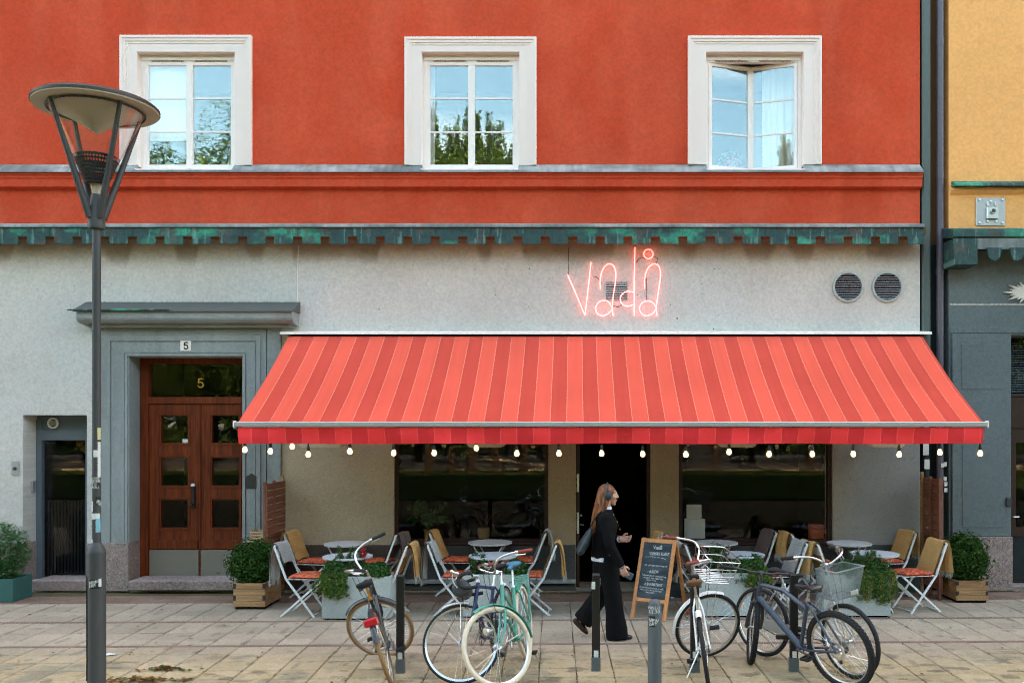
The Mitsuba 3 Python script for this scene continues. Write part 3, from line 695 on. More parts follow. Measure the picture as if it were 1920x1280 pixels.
# small things on the wall
gr = put(RB, 'wall_grille', P(ext(rect(1136.5, 529, 1176, 563.5), WY - .004, WY + .001), 'm_black'), label='small slatted vent behind the neon letters')
for i in range(8):
    put(gr, 'slat', P(ubox(1136, 530.5 + i * 4.3, 1176.5, 532.9 + i * 4.3, WY - .014, WY - .004, 0, WY), 'm_grey_metal'))
for i, uc in enumerate((1589.5, 1663)):
    vc, r = 538, 29.5 * WY / F
    V = put(RB, 'round_vent', P(xf(lathe([(r * .84, .004), (r * .86, .035), (r * .97, .035), (r, .01), (r, 0), (r * .84, 0)], 48, 'y'), tr(wx(uc), WY + .001, wz(vc)) @ RX(180)), 'm_grey_metal'), label=['left one of two round grey vents', 'right one of two round grey vents'][i])
    put(V, 'backing', P(xf(lathe([(0, .006), (r * .85, .006), (r * .85, 0)], 36, 'y'), tr(wx(uc), WY + .001, wz(vc)) @ RX(180)), 'm_black'))
    for j in range(11):
        z = -r * .76 + r * 1.52 * j / 10; hw = math.sqrt(max((r * .85) ** 2 - z * z, .0004))
        put(V, 'slat', P(xf(bx(-hw, hw, -.010, .010, -.0035, .0035), tr(wx(uc), WY - .016, wz(vc) + z) @ RX(-28)), 'm_grey_metal'))
wire = crom([(wx(560), WY - .006, wz(460)), (wx(558), WY - .006, wz(520)), (wx(559), WY - .006, wz(600)), (wx(556), WY - .006, wz(612)), (wx(545), WY - .008, wz(614)), (wx(532), WY - .02, wz(617))], 5)
put(RB, 'cable', P(tube(wire, .006, 6), 'm_white_paint'))
holes = cat([xf(lathe([(0, .002), (r * .6, .002), (r * .6, 0)], 8, 'y'), tr(wx(u), WY, wz(v)) @ RX(180)) for u, v, r in [(891, 505, .012), (947, 506, .01), (993, 504, .014), (1030, 524, .009), (929, 553, .012), (986, 571, .01), (991, 575, .01), (1148, 505, .01), (1196, 553, .012), (948, 596, .009), (1270, 597, .018), (1257, 572, .012), (1256, 541, .008), (1248, 592, .008), (1340, 504, .01), (1348, 505, .01), (1316, 519, .01), (1316, 532, .01), (1316, 551, .01), (1347, 591, .012), (1338, 617, .014), (617, 535, .01), (1023, 538, .008), (983, 473, .008), (711, 580, .014)]])
put(RB, 'drill_holes', P(holes, 'm_black'), kind='stuff')

# gap between the houses with pipes
GP = thing('house_gap', 'dark narrow recess with a brown upper strip between the red and yellow houses', 'recess')
XL2 = wx(1779)
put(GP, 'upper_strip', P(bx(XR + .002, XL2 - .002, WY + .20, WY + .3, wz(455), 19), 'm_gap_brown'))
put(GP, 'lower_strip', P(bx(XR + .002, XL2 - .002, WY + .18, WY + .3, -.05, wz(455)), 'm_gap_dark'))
TP = thing('green_pipe', 'wide grey green drain trim along the right edge of the red house', 'pipe')
put(TP, 'trim', P(cat([bx(wx(1728.5), wx(1744), WY - .03, WY + .17, wz(760), 19, .02)]), 'm_pipe_green'))
put(TP, 'lower_pipe', P(tube([(wx(1738), WY + .06, -.02), (wx(1738), WY + .06, wz(760))], .058, 14), 'm_gap_dark'))
for u, v, w_, h_, c in ((1736, 842, 11, 22, 'm_sticker'), (1738, 870, 10, 18, 'm_sticker'), (1737, 806, 9, 14, 'm_sticker_blue'), (1740, 983, 7, 12, 'm_sticker'), (1738, 850 - 30, 9, 9, 'm_sticker')):
    put(TP, 'sticker', P(ubox(u - w_ / 2, v - h_ / 2, u + w_ / 2, v + h_ / 2, WY - .004, WY - .001, 0, WY), c))
DP = thing('downpipe', 'dark purple rain downpipe in the gap beside the yellow house', 'pipe')
dpx, dpy = wx(1764), WY + .03
put(DP, 'pipe', P(tube([(dpx, dpy, -.02), (dpx, dpy, 19)], .050, 16), 'm_pipe_purple', 40))
for v in (80, 330, 508, 905):
    put(DP, 'joint', P(tube([(dpx, dpy, wz(v) - .045), (dpx, dpy, wz(v) + .045)], .056, 16), 'm_pipe_purple', 40))
for u, v in ((1771, 897), (1772, 907), (1772, 918), (1771, 870), (1766, 872)):
    put(DP, 'sticker', P(ubox(u - 3, v - 4, u + 3, v + 4, WY - .026, WY - .023, 0, WY), 'm_sticker'))

# ------------------------------------------------------------------ the yellow building on the right
YB = thing('yellow_building', 'yellow rendered house with slate grey ground floor at the right edge', 'building')
XE = 24
zsp = wz(430)
og = sbox(wx(1893), 0.06, wx(2060), wz(628))
put(YB, 'lower_wall', P(ext(sbox(XL2, -.05, XE, zsp).difference(og), WY, WY + .42), 'm_slate_stucco'), label='slate grey stucco ground floor')
put(YB, 'upper_wall', P(ext(sbox(XL2, zsp, XE, 19), WY, WY + .42), 'm_yellow_stucco'), label='yellow stucco upper wall')
put(YB, 'rear_mass', P(bx(XL2 - .4, XE, 15.5, 26, 0, 19), 'm_yellow_stucco'))
put(YB, 'roof', P(prof([(WY - .35, 18.95), (WY - .35, 19.1), (19.4, 23.4), (26.4, 19.1), (26.4, 18.95)], XL2 - .3, XE), 'm_dark_metal'))
zl = HC + (VV - 347) * (WY - .14) / F
put(YB, 'ledge', P(prof([(WY, wz(340)), (WY - .14, zl + .02), (WY - .145, zl - .01), (WY - .13, zl - .01), (WY, zl + .01)], wx(1784), XE), 'm_copper'))
put(YB, 'moulding', P(prof([(WY, wz(352)), (WY - .05, wz(354)), (WY - .06, wz(359)), (WY - .02, wz(364)), (WY, wz(366))], wx(1782), XE), 'm_yellow_stucco'))
yq = WY - .36; qz = lambda v: HC + (VV - v) * yq / F
CN = put(YB, 'copper_cornice', P(cat([prof([(WY, wz(428)), (yq - .03, qz(431)), (yq - .03, qz(444)), (yq, qz(447)), (WY, wz(446))], wx(1786, yq), XE), bx(wx(1788, yq), XE, yq + .02, WY, qz(462), qz(447))]), 'm_copper'), label='green copper cornice with round-ended drops')
put(CN, 'fascia', P(bx(wx(1788, yq), XE, yq, yq + .02, qz(467), qz(447)), 'm_zinc'))
put(CN, 'end_box', P(bx(wx(1788, yq), wx(1832, yq), yq - .02, WY, qz(497), qz(447.5), .006), 'm_copper'))
for i in range(9):
    u0 = 1851 + i * 43
    sh = Polygon([(wx(u0 - 2, yq), qz(465)), (wx(u0 + 26, yq), qz(465)), (wx(u0 + 23, yq), qz(482)), (wx(u0 + 17, yq), qz(488)), (wx(u0 + 12, yq), qz(489.5)), (wx(u0 + 6, yq), qz(488)), (wx(u0 + 1, yq), qz(482))])
    put(CN, 'drop', P(ext(sh, yq - .03, yq - .001), 'm_copper'))
put(YB, 'pilaster', P(cat([ubox(1783, 626, 1893, 1005, WY - .05, WY + .001, .008, WY), ubox(1781, 612, 2100, 625, WY - .02, WY + .001, .006, WY)]), 'm_slate_stucco'))
put(YB, 'panel', P(cat([ubox(1800, 645, 1878, 730, WY - .058, WY - .049, .004, WY), ubox(1801, 770, 1878, 988, WY - .058, WY - .049, .004, WY)]), 'm_slate_stucco'))
put(YB, 'plinth', P(ubox(1781, 1005, 1895, 1106, WY - .065, WY + .001, .006, WY), 'm_granite'))
put(YB, 'string_line', P(ubox(1781, 570, 2100, 572, WY - .008, WY + .001, 0, WY), 'm_grey_stucco'))
yg = WY + .2
gu = lambda u: wx(u, yg)
gz = lambda v: wz(v, yg)
SWY = put(YB, 'shop_window', P(cat([bx(wx(1893) + .001, wx(2059), yg, yg + .06, gz(744), gz(738)), bx(wx(1893) + .001, wx(2059), yg - .02, yg + .06, gz(803), gz(745), .006)]), 'm_frame_brown'))
put(SWY, 'pane', P(grid(np.array([[[wx(1893), yg + .03, gz(740)], [wx(2059), yg + .03, gz(740)]], [[wx(1893), yg + .03, gz(628)], [wx(2059), yg + .03, gz(628)]]])), 'm_shop_glass'))
for i in range(22):
    put(SWY, 'blind_slat', P(xf(bx(gu(1893), gu(2060), -.012, .012, -.001, .001), tr(0, yg + .12, gz(738) + .035 * i) @ RX(35)), 'm_bluegrey'))
YD = put(YB, 'door', P(ext(sbox(gu(1894), .07, gu(2050), gz(803)).difference(sbox(gu(1905), gz(988), gu(2040), gz(830))).difference(sbox(gu(1897), .1, gu(2040), gz(1005))), yg, yg + .06), 'm_frame_brown'), label='dark brown shop door at the right picture edge')
put(YD, 'pane', P(grid(np.array([[[gu(1905), yg + .03, gz(988)], [gu(2040), yg + .03, gz(988)]], [[gu(1905), yg + .03, gz(830)], [gu(2040), yg + .03, gz(830)]]])), 'm_shop_glass'))
put(YD, 'lower_panel', P(bx(gu(1897), gu(2040), yg + .02, yg + .04, .1, gz(1005)), 'm_gap_dark'))
put(YD, 'handle', P(tube([(gu(1897), yg - .01, gz(968)), (gu(1897), yg - .06, gz(968)), (gu(1907), yg - .06, gz(968))], .010, 8), 'm_alu'))
put(YB, 'shop_room', P(room(wx(1893), wx(2060), WY + .43, WY + 2.5, 0, wz(620)), 'm_dark_room'))
put(YB, 'step', P(bx(wx(1895), wx(2060), WY - .06, WY + .3, -.02, .06, .008), 'm_granite'))
put(YB, 'card_reader', P(ubox(1882, 932, 1892, 948, WY - .085, WY - .049, .006, WY), 'm_dark_metal'))
lp = put(YB, 'lamp_plate', P(ubox(1829, 371, 1884, 424, WY - .02, WY + .001, .004, WY), 'm_grey_metal'), label='grey metal plate with a bolted bracket on the yellow wall')
put(lp, 'bracket', P(cat([ubox(1847, 389, 1869, 412, WY - .06, WY - .0195, .006, WY), xf(lathe([(.03, .03), (.038, .03), (.04, 0), (.03, 0), (.03, .03)], 20, 'y'), tr(wx(1858), WY - .058, wz(398)) @ RX(180))] + [xf(lathe([(0, .02), (.014, .018), (.016, 0), (0, 0)], 10, 'y'), tr(wx(u), WY - .02, wz(v)) @ RX(180)) for u, v in ((1849, 382), (1856, 379), (1864, 382), (1850, 386), (1864, 386), (1850, 416), (1866, 416), (1835, 376), (1878, 376), (1835, 419), (1878, 419))]), 'm_alu'))
put(lp, 'bracket_eye', P(xf(lathe([(0, .028), (.029, .028), (.029, 0)], 20, 'y'), tr(wx(1858), WY - .058, wz(398)) @ RX(180)), 'm_dark_metal'))
# plaster leaf ornament
lvs = []
for i in range(11):
    a = math.radians(100 + 16 * i); L = (.12 + .05 * math.cos(a - math.pi) ** 2) * (1.25 if i % 2 else 1.0); c = np.array([wx(1926), 0, wz(549)])
    d = np.array([math.cos(a) * 1.7, 0, math.sin(a)])
    n_ = np.array([-math.sin(a), 0, math.cos(a)]) * .022
    rings = []
    for t in np.linspace(0, 1, 6):
        ctr = c + d * L * t; w_ = (math.sin(math.pi * min(t * .8 + .18, 1)) * 1.0 + .05)
        rings.append([ctr + n_ * w_ * math.cos(q) + np.array([0, WY - .02 - .015 * math.sin(q) - .012 * t, 0]) for q in np.linspace(0, 2 * np.pi, 8, endpoint=False)])
    lvs.append(loft(rings))
OR = thing('wall_ornament', 'white plaster leaf relief on the slate grey wall at the right edge', 'ornament')
put(OR, None, P(cat(lvs), 'm_ornament', 40))

# ------------------------------------------------------------------ awning
AW = thing('awning', 'long red striped awning stretched over the cafe terrace', 'awning')
ya, yb_ = WY - .15, 10.76
ax0, ax1 = -4.02, 4.845
za0, za1 = HC + (VV - 631) * ya / F, HC + (VV - 794) * yb_ / F
nx, ny = 90, 16
V = np.zeros((ny, nx, 3)); X = np.linspace(ax0, ax1, nx)
for j in range(ny):
    t = j / (ny - 1)
    V[j] = np.stack([X, np.full(nx, ya + (yb_ - ya) * t), za0 + (za1 - za0) * t - .045 * math.sin(math.pi * t) + (.007 * np.sin(X * 3.3 + t * 3) + .003 * np.sin(X * 9.1 + t * 7)) * math.sin(math.pi * t)], 1)
put(AW, 'fabric', P(grid(V), 'm_awning', True))
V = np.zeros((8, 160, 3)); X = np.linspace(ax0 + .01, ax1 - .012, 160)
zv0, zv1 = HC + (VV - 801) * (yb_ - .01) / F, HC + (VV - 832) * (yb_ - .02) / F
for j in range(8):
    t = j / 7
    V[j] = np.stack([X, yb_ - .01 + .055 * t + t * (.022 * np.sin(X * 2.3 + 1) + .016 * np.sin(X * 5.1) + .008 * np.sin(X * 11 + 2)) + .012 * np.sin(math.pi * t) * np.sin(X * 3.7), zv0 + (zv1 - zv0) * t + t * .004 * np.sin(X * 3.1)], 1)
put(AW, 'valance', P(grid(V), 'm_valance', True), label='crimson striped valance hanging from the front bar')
put(AW, 'front_bar', P(bx(ax0 - .03, ax1 + .03, yb_ - .045, yb_ + .03, za1 - .038, za1 + .024, .010), 'm_grey_metal'))
for x in (ax0 - .035, ax1 + .022):
    put(AW, 'end_cap', P(bx(x, x + .014, yb_ - .05, yb_ + .034, za1 - .05, za1 + .034, .004), 'm_white_paint'))
hx0, hx1 = wx(526, ya), wx(1746, ya)
put(AW, 'housing', P(prof([(WY, wz(621)), (ya - .02, HC + (VV - 622) * (ya - .02) / F), (ya - .03, HC + (VV - 624) * (ya - .03) / F), (ya - .03, HC + (VV - 627) * (ya - .03) / F), (WY, wz(626))], hx0, hx1), 'm_white_paint'))
put(AW, 'roller', P(tube([(hx0 + .1, WY - .075, za0 + .0), (hx1 - .1, WY - .075, za0 + .0)], .05, 14), 'm_black_paint'))
for x in (-4.0, 4.82):
    put(AW, 'bracket', P(bx(x - .02, x + .02, WY - .16, WY - .001, za0 - .09, za0 + .05, .006), 'm_black_paint'))
for x, s in ((-3.6, 1), (.4, 1), (4.3, -1)):
    el = (x + .95 * s, (ya + yb_) / 2 + .1, (za0 + za1) / 2 - .13)
    put(AW, 'folding_arm', P(cat([tube([(x, WY - .1, za0 - .08), el], .022, 8), tube([el, (x + .1 * s, yb_ + .05, za1 - .02)], .018, 8), sph(el, .035, 1)]), 'm_white_steel', 40))

# infrared heaters under the awning
for i, (ua, ub) in enumerate(((560, 640), (875, 946), (1350, 1419), (1634, 1698))):
    yh_ = 12.1
    x0, x1 = wx(ua, yh_), wx(ub, yh_); zb_ = HC + (VV - 838.5) * yh_ / F
    k = thing('patio_heater', ['cream patio heater under the awning, leftmost of four', 'cream patio heater under the awning above the left cafe window', 'cream patio heater under the awning above the right cafe window', 'cream patio heater under the awning, rightmost of four'][i], 'heater')
    body = sbox(x0 + .06, zb_ + .06, x1 - .06, zb_ + .10).buffer(.06)
    put(k, 'body', P(ext(body, yh_, yh_ + .22), 'm_cream'))
    put(k, 'cable', P(crom([((x0 + x1) / 2 + .06, yh_ + .02, zb_ + .15), ((x0 + x1) / 2 + .12, yh_ - .02, zb_ + .07), ((x0 + x1) / 2 + .17, yh_ + .02, zb_ + .16)], 6).tolist() and tube(crom([((x0 + x1) / 2 + .06, yh_ + .02, zb_ + .15), ((x0 + x1) / 2 + .12, yh_ - .02, zb_ + .05), ((x0 + x1) / 2 + .17, yh_ + .02, zb_ + .16)], 6), .010, 6), 'm_black_paint'))
    put(k, 'bracket', P(cat([bx((x0 + x1) / 2 - .02, (x0 + x1) / 2 + .02, yh_ + .1, WY, zb_ + .14, zb_ + .17)]), 'm_grey_metal'))

# string of lights behind the valance
LS = thing('light_string', 'string of lit round bulbs on a black cable hanging behind the awning edge', 'lights')
bulbs = [(459, 843), (507, 846), (548, 837), (578, 852), (656, 846), (738, 849), (814, 849), (893, 840), (969, 850), (1048, 850), (1128, 850), (1205, 851), (1286, 852), (1367, 847), (1442, 851), (1523, 851), (1600, 851), (1686, 852), (1762, 848), (1838, 850)]
yl_ = 10.86
cab = []
bl = []
for u, v in bulbs:
    p = at(u, v, yl_ + (0.35 if v < 838 else 0) + (.0 if u != 893 else .4)); bl.append(p); cab.append(p + np.array([0, 0, .13]))
cc = []
for a, b in zip(cab[:-1], cab[1:]):
    cc += [a, (a + b) / 2 + np.array([0, 0, .02 - .0])]
cc.append(cab[-1])
put(LS, 'cable', P(tube(crom(cc, 5), .005, 5), 'm_black_paint'))
prb = [(.0001, -.036), (.016, -.033), (.027, -.022), (.031, -.006), (.029, .010), (.022, .024), (.016, .036), (.014, .044)]
bulb_shape = {**P(lathe(prb, 14), 'm_white_paint', True), 'emitter': {'type': 'area', 'radiance': rgb((0.10, 0.066, 0.026))}}
sock_shape = P(cat([lathe([(.0001, .040), (.017, .040), (.019, .05), (.019, .085), (.012, .10), (.005, .13), (.0001, .13)], 12)]), 'm_black_paint', 40)
for p in bl:
    b = put(LS, 'bulb', bulb_shape, tr(*p) @ RY(random.uniform(-6, 6)))
    put(b, 'socket', sock_shape, tr(*p))

# ------------------------------------------------------------------ neon lettering
NE = thing('neon_sign', 'pink handwritten neon lettering on the grey wall above the awning', 'neon sign')
def npt(x, y, d=.045): return at(640 + x / 2.977, 420 + y / 2.977, WY - d)
strokes = [('v', [[(1262, 282), (1312, 396), (1360, 510)], [(1360, 510), (1378, 360), (1394, 212)]]),
           ('a', [[(1446, 362), (1444, 318), (1452, 272), (1470, 238), (1497, 222), (1520, 236), (1532, 275), (1528, 335), (1518, 400), (1513, 460), (1517, 512)], [(1513, 470), (1490, 434), (1455, 428), (1429, 445), (1420, 475), (1432, 502), (1460, 512), (1490, 500), (1512, 474)]]),
           ('d', [[(1639, 130), (1634, 320), (1635, 512)], [(1630, 382), (1600, 376), (1572, 388), (1557, 415), (1566, 445), (1595, 460), (1629, 450)]]),
           ('a', [[(1694, 360), (1692, 320), (1702, 268), (1722, 236), (1750, 222), (1772, 236), (1781, 272), (1778, 325), (1766, 400), (1759, 460), (1762, 512)], [(1759, 470), (1735, 436), (1700, 430), (1673, 448), (1665, 475), (1678, 503), (1708, 512), (1738, 499), (1758, 474)]])]
glow = {'type': 'area', 'radiance': rgb((0.20, 0.021, 0.018))}
for ch, st in strokes:
    ms = [tube(np.array([npt(*q) for q in (crom(s, 6) if len(s) > 3 else s)]), .0062, 8) for s in st]
    put(NE, 'letter', {**P(cat(ms), 'm_white_paint', 50), 'emitter': glow})
a = np.linspace(0, 2 * np.pi, 28, endpoint=False)
put(NE, 'ring', {**P(tube(np.array([npt(1714 + 26 * math.cos(t), 168 + 26 * math.sin(t)) for t in a]), .0062, 8, closed=True), 'm_white_paint', True), 'emitter': glow})
cl = [(1300, 372), (1372, 420), (1388, 260), (1448, 330), (1530, 300), (1516, 440), (1425, 470), (1636, 200), (1634, 440), (1560, 410), (1694, 330), (1780, 300), (1762, 470), (1668, 480), (1714, 194)]
put(NE, 'clips', P(cat([tube([npt(x, y, .04), npt(x, y, 0)], .004, 5) for x, y in cl]), 'm_grey_metal'), kind='stuff')
put(NE, 'cable', P(cat([tube(np.array([npt(x, y, .006) for x, y in crom(s, 5)]), .004, 5) for s in ([(1268, 130), (1269, 200), (1267, 285)], [(1700, 195), (1670, 190), (1645, 215)], [(1702, 300), (1703, 380), (1706, 430)], [(1405, 292), (1430, 300), (1452, 330)], [(1515, 455), (1545, 462), (1570, 445)], [(1755, 225), (1765, 195), (1740, 180)])]), 'm_plaque'))

# ------------------------------------------------------------------ street lamp
LY = 7.5; ls = LY / F; LX = (181 - VU) * ls; lz_ = lambda v: HC + (VV - v) * ls
LP = thing('street_lamp', 'tall grey street lamp with a wide dish top and stickers on its pole', 'street lamp')
zb = lz_(1030)
put(LP, 'base', P(xf(lathe([(.0001, 0), (.071, 0), (.071, zb - .03), (.066, zb), (.040, zb + .055), (.034, zb + .06)], 28), tr(LX, LY, 0)), 'm_pole', 40))
hatch = put('street_lamp__base', 'hatch', P(cat([tube(crom([(LX - .062, LY - .037, .28), (LX - .055, LY - .046, .24), (LX - .05, LY - .0525, .28), (LX - .05, LY - .0525, 1.0), (LX - .055, LY - .046, 1.05), (LX - .062, LY - .037, 1.0)], 4, True), .004, 5, True)]), 'm_black'))
zh0, zh1 = lz_(432), lz_(398)
put(LP, 'pole', P(xf(lathe([(.034, zb + .055), (.033, zh0 + .01)], 24), tr(LX, LY, 0)), 'm_pole', 40))
put(LP, 'hub', P(xf(lathe([(.034, zh0), (.062, zh0 + .012), (.066, zh0 + .03), (.066, zh1 - .01), (.055, zh1 + .03), (.04, lz_(365)), (.0001, lz_(365))], 24), tr(LX, LY, 0)), 'm_pole', 40))
zd = 4.915
put(LP, 'dish', P(xf(lathe([(.0001, zd + .012), (.37, zd + .006), (.465, zd), (.474, zd + .006), (.474, zd + .022), (.45, zd + .045), (.0001, zd + .13)], 64), tr(LX, LY, 0)), 'm_lamp_white', 40))
put(LP, 'dish_rim', P(xf(lathe([(.468, zd + .022), (.482, zd + .016), (.482, zd + .036), (.45, zd + .06), (.41, zd + .07)], 64), tr(LX, LY, 0)), 'm_plaque', 40))
ang = np.linspace(0, 2 * np.pi, 60, endpoint=False)
put(LP, 'ring', P(tube(np.stack([LX + .365 * np.cos(ang), LY + .365 * np.sin(ang), np.full(60, zd - .012)], 1), .009, 6, True), 'm_pole', True))
for a in (-35, 55, 145, 235):
    c, s = math.cos(math.radians(a)), math.sin(math.radians(a))
    t0 = np.array([LX + .37 * c, LY + .37 * s, zd]); t1 = np.array([LX + .055 * c, LY + .055 * s, zh1 - .05])
    put(LP, 'strut', P(tube([t0, t0 * .5 + t1 * .5, t1], [.018, .024, .032], 8), 'm_pole', 50))
put(LP, 'reflector', P(xf(lathe([(.345, zd - .004), (.25, zd - .05), (.12, zd - .12), (.05, zd - .165), (.0001, zd - .20)], 48), tr(LX, LY, 0)), 'm_lamp_white', True))
put(LP, 'glass_bowl', P(xf(lathe([(.35, zd - .016), (.262, zd - .21), (.165, zd - .42)], 48), tr(LX, LY, 0)), 'm_bowl_glass', True))
zk0, zk1 = lz_(297), lz_(345)
bask = []
for i in range(8):
    t = i / 7; r = .165 + (.085 - .165) * t
    bask.append(tube(np.stack([LX + r * np.cos(ang), LY + r * np.sin(ang), np.full(60, zk0 + (zk1 - zk0) * t)], 1), .0085 if 0 < i < 7 else .012, 4, True))
for i in range(44):
    c, s = math.cos(i / 44 * 2 * math.pi), math.sin(i / 44 * 2 * math.pi)
    bask.append(tube([(LX + .165 * c, LY + .165 * s, zk0), (LX + .085 * c, LY + .085 * s, zk1)], [.0072, .0052], 4))
put(LP, 'louvre_basket', P(cat(bask), 'm_plaque'), label='dark perforated basket inside the lamp bowl', kind='stuff')
put(LP, 'socket', P(xf(lathe([(.0001, lz_(366)), (.028, lz_(366)), (.05, lz_(347)), (.05, lz_(340)), (.0001, lz_(340))], 20), tr(LX, LY, 0)), 'm_lamp_white', 40))


def wrap(cx, cy, r, u, v, w, h, y, off=.0015, rotd=0.0):
    """a sticker bent round a pole: (u, v) its centre and (w, h) its size in photo pixels at depth y"""
    s = y / F; X = (u - VU) * s - cx; a0 = math.asin(max(-.98, min(.98, X / r))); wa = w * s / r
    z = HC + (VV - v) * s
    A, Z = np.meshgrid(np.linspace(-.5, .5, 7) * wa, np.linspace(-.5, .5, 3) * h * s)
    c, sn = math.cos(rotd), math.sin(rotd)
    A2 = A * c - Z / r * sn; Z2 = A * r * sn + Z * c
    V = np.stack([cx + (r + off) * np.sin(a0 + A2), cy - (r + off) * np.cos(a0 + A2), z + Z2], -1)
    return grid(V)


def wrap_text(txt, cx, cy, r, u, v, h, y, off=.003, rotd=0.0, bold=True):
    """letters bent round a pole, (u, v) their lower left"""
    s = y / F; m = meshkit.text_mesh(txt, h * s, .0006, bold=bold); q = m.vertices.copy()
    X0 = (u - VU) * s - cx; z = HC + (VV - v) * s
    c, sn = math.cos(rotd), math.sin(rotd)
    qx, qz = q[:, 0] * c - q[:, 1] * sn, q[:, 0] * sn + q[:, 1] * c
    a = math.asin(max(-.98, min(.98, X0 / r))) + qx / r; R = r + off + q[:, 2]
    m.vertices = np.stack([cx + R * np.sin(a), cy - R * np.cos(a), z + qz], 1)
    return m


for u, v, w, h, c in ((188, 813, 7, 22, 'm_sticker_yellow'), (188, 848, 6, 40, 'm_sticker'), (185, 850, 12, 13, 'm_sticker'), (188, 881, 6, 27, 'm_sticker'), (182, 903, 18, 22, 'm_sticker_black'), (176, 949, 5, 20, 'm_sticker'), (183, 967, 16, 11, 'm_sticker'), (187, 984, 9, 26, 'm_sticker_blue'), (176, 1016, 4, 12, 'm_sticker'), (187, 938, 9, 15, 'm_sticker_black')):
    put(LP, 'sticker', P(wrap(LX, LY, .0345, u, v, w, h, LY), c, True))
put(LP, 'sticker', P(wrap(LX, LY, .072, 186, 1092, 17, 17, LY), 'm_sticker_black', True))
put(LP, 'sticker', P(wrap(LX, LY, .072, 193, 1090, 5, 15, LY, .003), 'm_sticker', True))
tx = [wrap_text(t, LX, LY, .0345, 175.5, v, 4.3, LY, .0025) for t, v in (('CYKL', 898), ('OPEN', 903.5), (' TO', 909), ('AUL!', 914.5))]
tx += [wrap_text('GOT', LX, LY, .0345, 184, 938, 4, LY, .0025, -.7), wrap_text('YOU', LX, LY, .0345, 183, 941, 4, LY, .0025, -.7)]
tx += [wrap_text(t, LX, LY, .072, 176, v, 5, LY, .0025, .25) for t, v in (('NEW', 1093), ('ART', 1099))]
put(LP, 'sticker_lettering', P(cat(tx), 'm_sticker'), kind='stuff')

# ------------------------------------------------------------------ bicycle stand posts and the grey bollard
def post(u0, u1, vt, vb, label, arm=False, peel=False):
    y = F * HC / (vb - VV); k = thing('bicycle_stand', label, 'post', 'black bicycle stand posts')
    x0, x1 = wx(u0, y), wx(u1, y); zt_ = HC + (VV - vt) * y / F
    put(k, 'upright', P(bx(x0, x1, y, y + .05, -.01, zt_, .006), 'm_black_paint'))
    put(k, 'cap', P(bx(x0 + .003, x1 - .003, y + .003, y + .047, zt_, zt_ + .006, .002), 'm_dark_metal'))
    put(k, 'foot', P(bx(x0 - .006, x1 + .006, y - .008, y + .06, -.01, .13, .006), 'm_bollard'))
    put(k, 'reflector_strip', P(bx((x0 + x1) / 2 - .02, (x0 + x1) / 2 + .022, y - .0075, y - .0005, .135, .195), 'm_sticker'))
    put(k, 'cross_bar', P(bx(x0 - (.13 if arm else .0), x1 + (.06 if arm else .0), y + .012, y + .04, .30, .345, .006), 'm_black_paint'))
    if peel:
        put(k, 'sticker', P(bx(x0 - .004, x0 + .03, y - .002, y - .0005, zt_ - .135, zt_ - .065), 'm_sticker'))
        put(k, 'sticker', P(bx(x1 + .0005, x1 + .002, y + .005, y + .03, zt_ - .10, zt_ - .03), 'm_sticker'))
post(742.5, 757, 1079, 1262, 'black bicycle stand post leaning against by the tan tyred bicycle')
labels['bicycle_stand']['label'] = 'black bicycle stand post right of the tan tyred bicycle'
post(1110, 1125, 1058 + 19, 1258, 'black bicycle stand post in front of the walking woman', peel=True)
post(1295, 1311, 1078, 1260, 'black bicycle stand post behind the white step-through bicycle')
post(1482, 1497, 1077, 1259, 'black bicycle stand post behind the blue mountain bicycle', arm=True)
BY = 7.9; bs_ = BY / F; BXx = (1227.5 - VU) * bs_; bzt = HC + (VV - 1122) * bs_
BO = thing('bollard', 'round grey steel bollard with a domed top and torn stickers', 'bollard')
put(BO, 'tube', P(xf(lathe([(.0001, -.02), (.0605, -.02), (.0605, bzt - .055), (.058, bzt - .05)], 32), tr(BXx, BY, 0)), 'm_bollard', 40))
put(BO, 'dome', P(xf(lathe([(.052, bzt - .052), (.052, bzt - .045), (.046, bzt - .02), (.030, bzt - .004), (.0001, bzt)], 28), tr(BXx, BY, 0)), 'm_bollard', 40))
put(BO, 'sticker', P(wrap(BXx, BY, .0605, 1221, 1162, 13, 20, BY), 'm_sticker_black', True))
put(BO, 'sticker_lettering', P(cat([wrap_text('HALLO', BXx, BY, .0605, 1216, 1139, 5.0, BY, .002), wrap_text('11.30', BXx, BY, .0605, 1216.5, 1146.5, 5.6, BY, .002), wrap_text('NEW', BXx, BY, .0605, 1216.5, 1162, 6, BY, .003, -.1), wrap_text('DAY', BXx, BY, .0605, 1217, 1170, 5.5, BY, .003, .1)]), 'm_sticker'), kind='stuff')

# ------------------------------------------------------------------ chalk sign
SG = thing('chalk_sign', 'wooden A-board with a blackboard menu in chalk beside the woman', 'sign')
Lf, Rf = np.array([.657, 10.95, 0]), np.array([1.057, 10.70, 0])
ea = (Rf - Lf) / np.linalg.norm(Rf - Lf); eb = np.array([-ea[1], ea[0], 0]); wS = np.linalg.norm(Rf - Lf)
hS, run = .93, .30
ez = np.array([eb[0] * run, eb[1] * run, hS]); lenS = np.linalg.norm(ez); ez /= lenS; en = np.cross(ea, ez)      # en points to the back of the board
MS = np.eye(4); MS[:3, 0], MS[:3, 1], MS[:3, 2], MS[:3, 3] = ea, -np.cross(ez, ea) * -1, ez, Lf
if np.linalg.det(MS[:3, :3]) < 0: MS[:3, 1] *= -1
fwS = .045
put(SG, 'front_leg', P(xf(bx(0, fwS, -.012, .012, 0, lenS, .003), MS), 'm_sign_wood'))
put(SG, 'front_leg', P(xf(bx(wS - fwS, wS, -.012, .012, 0, lenS, .003), MS), 'm_sign_wood'))
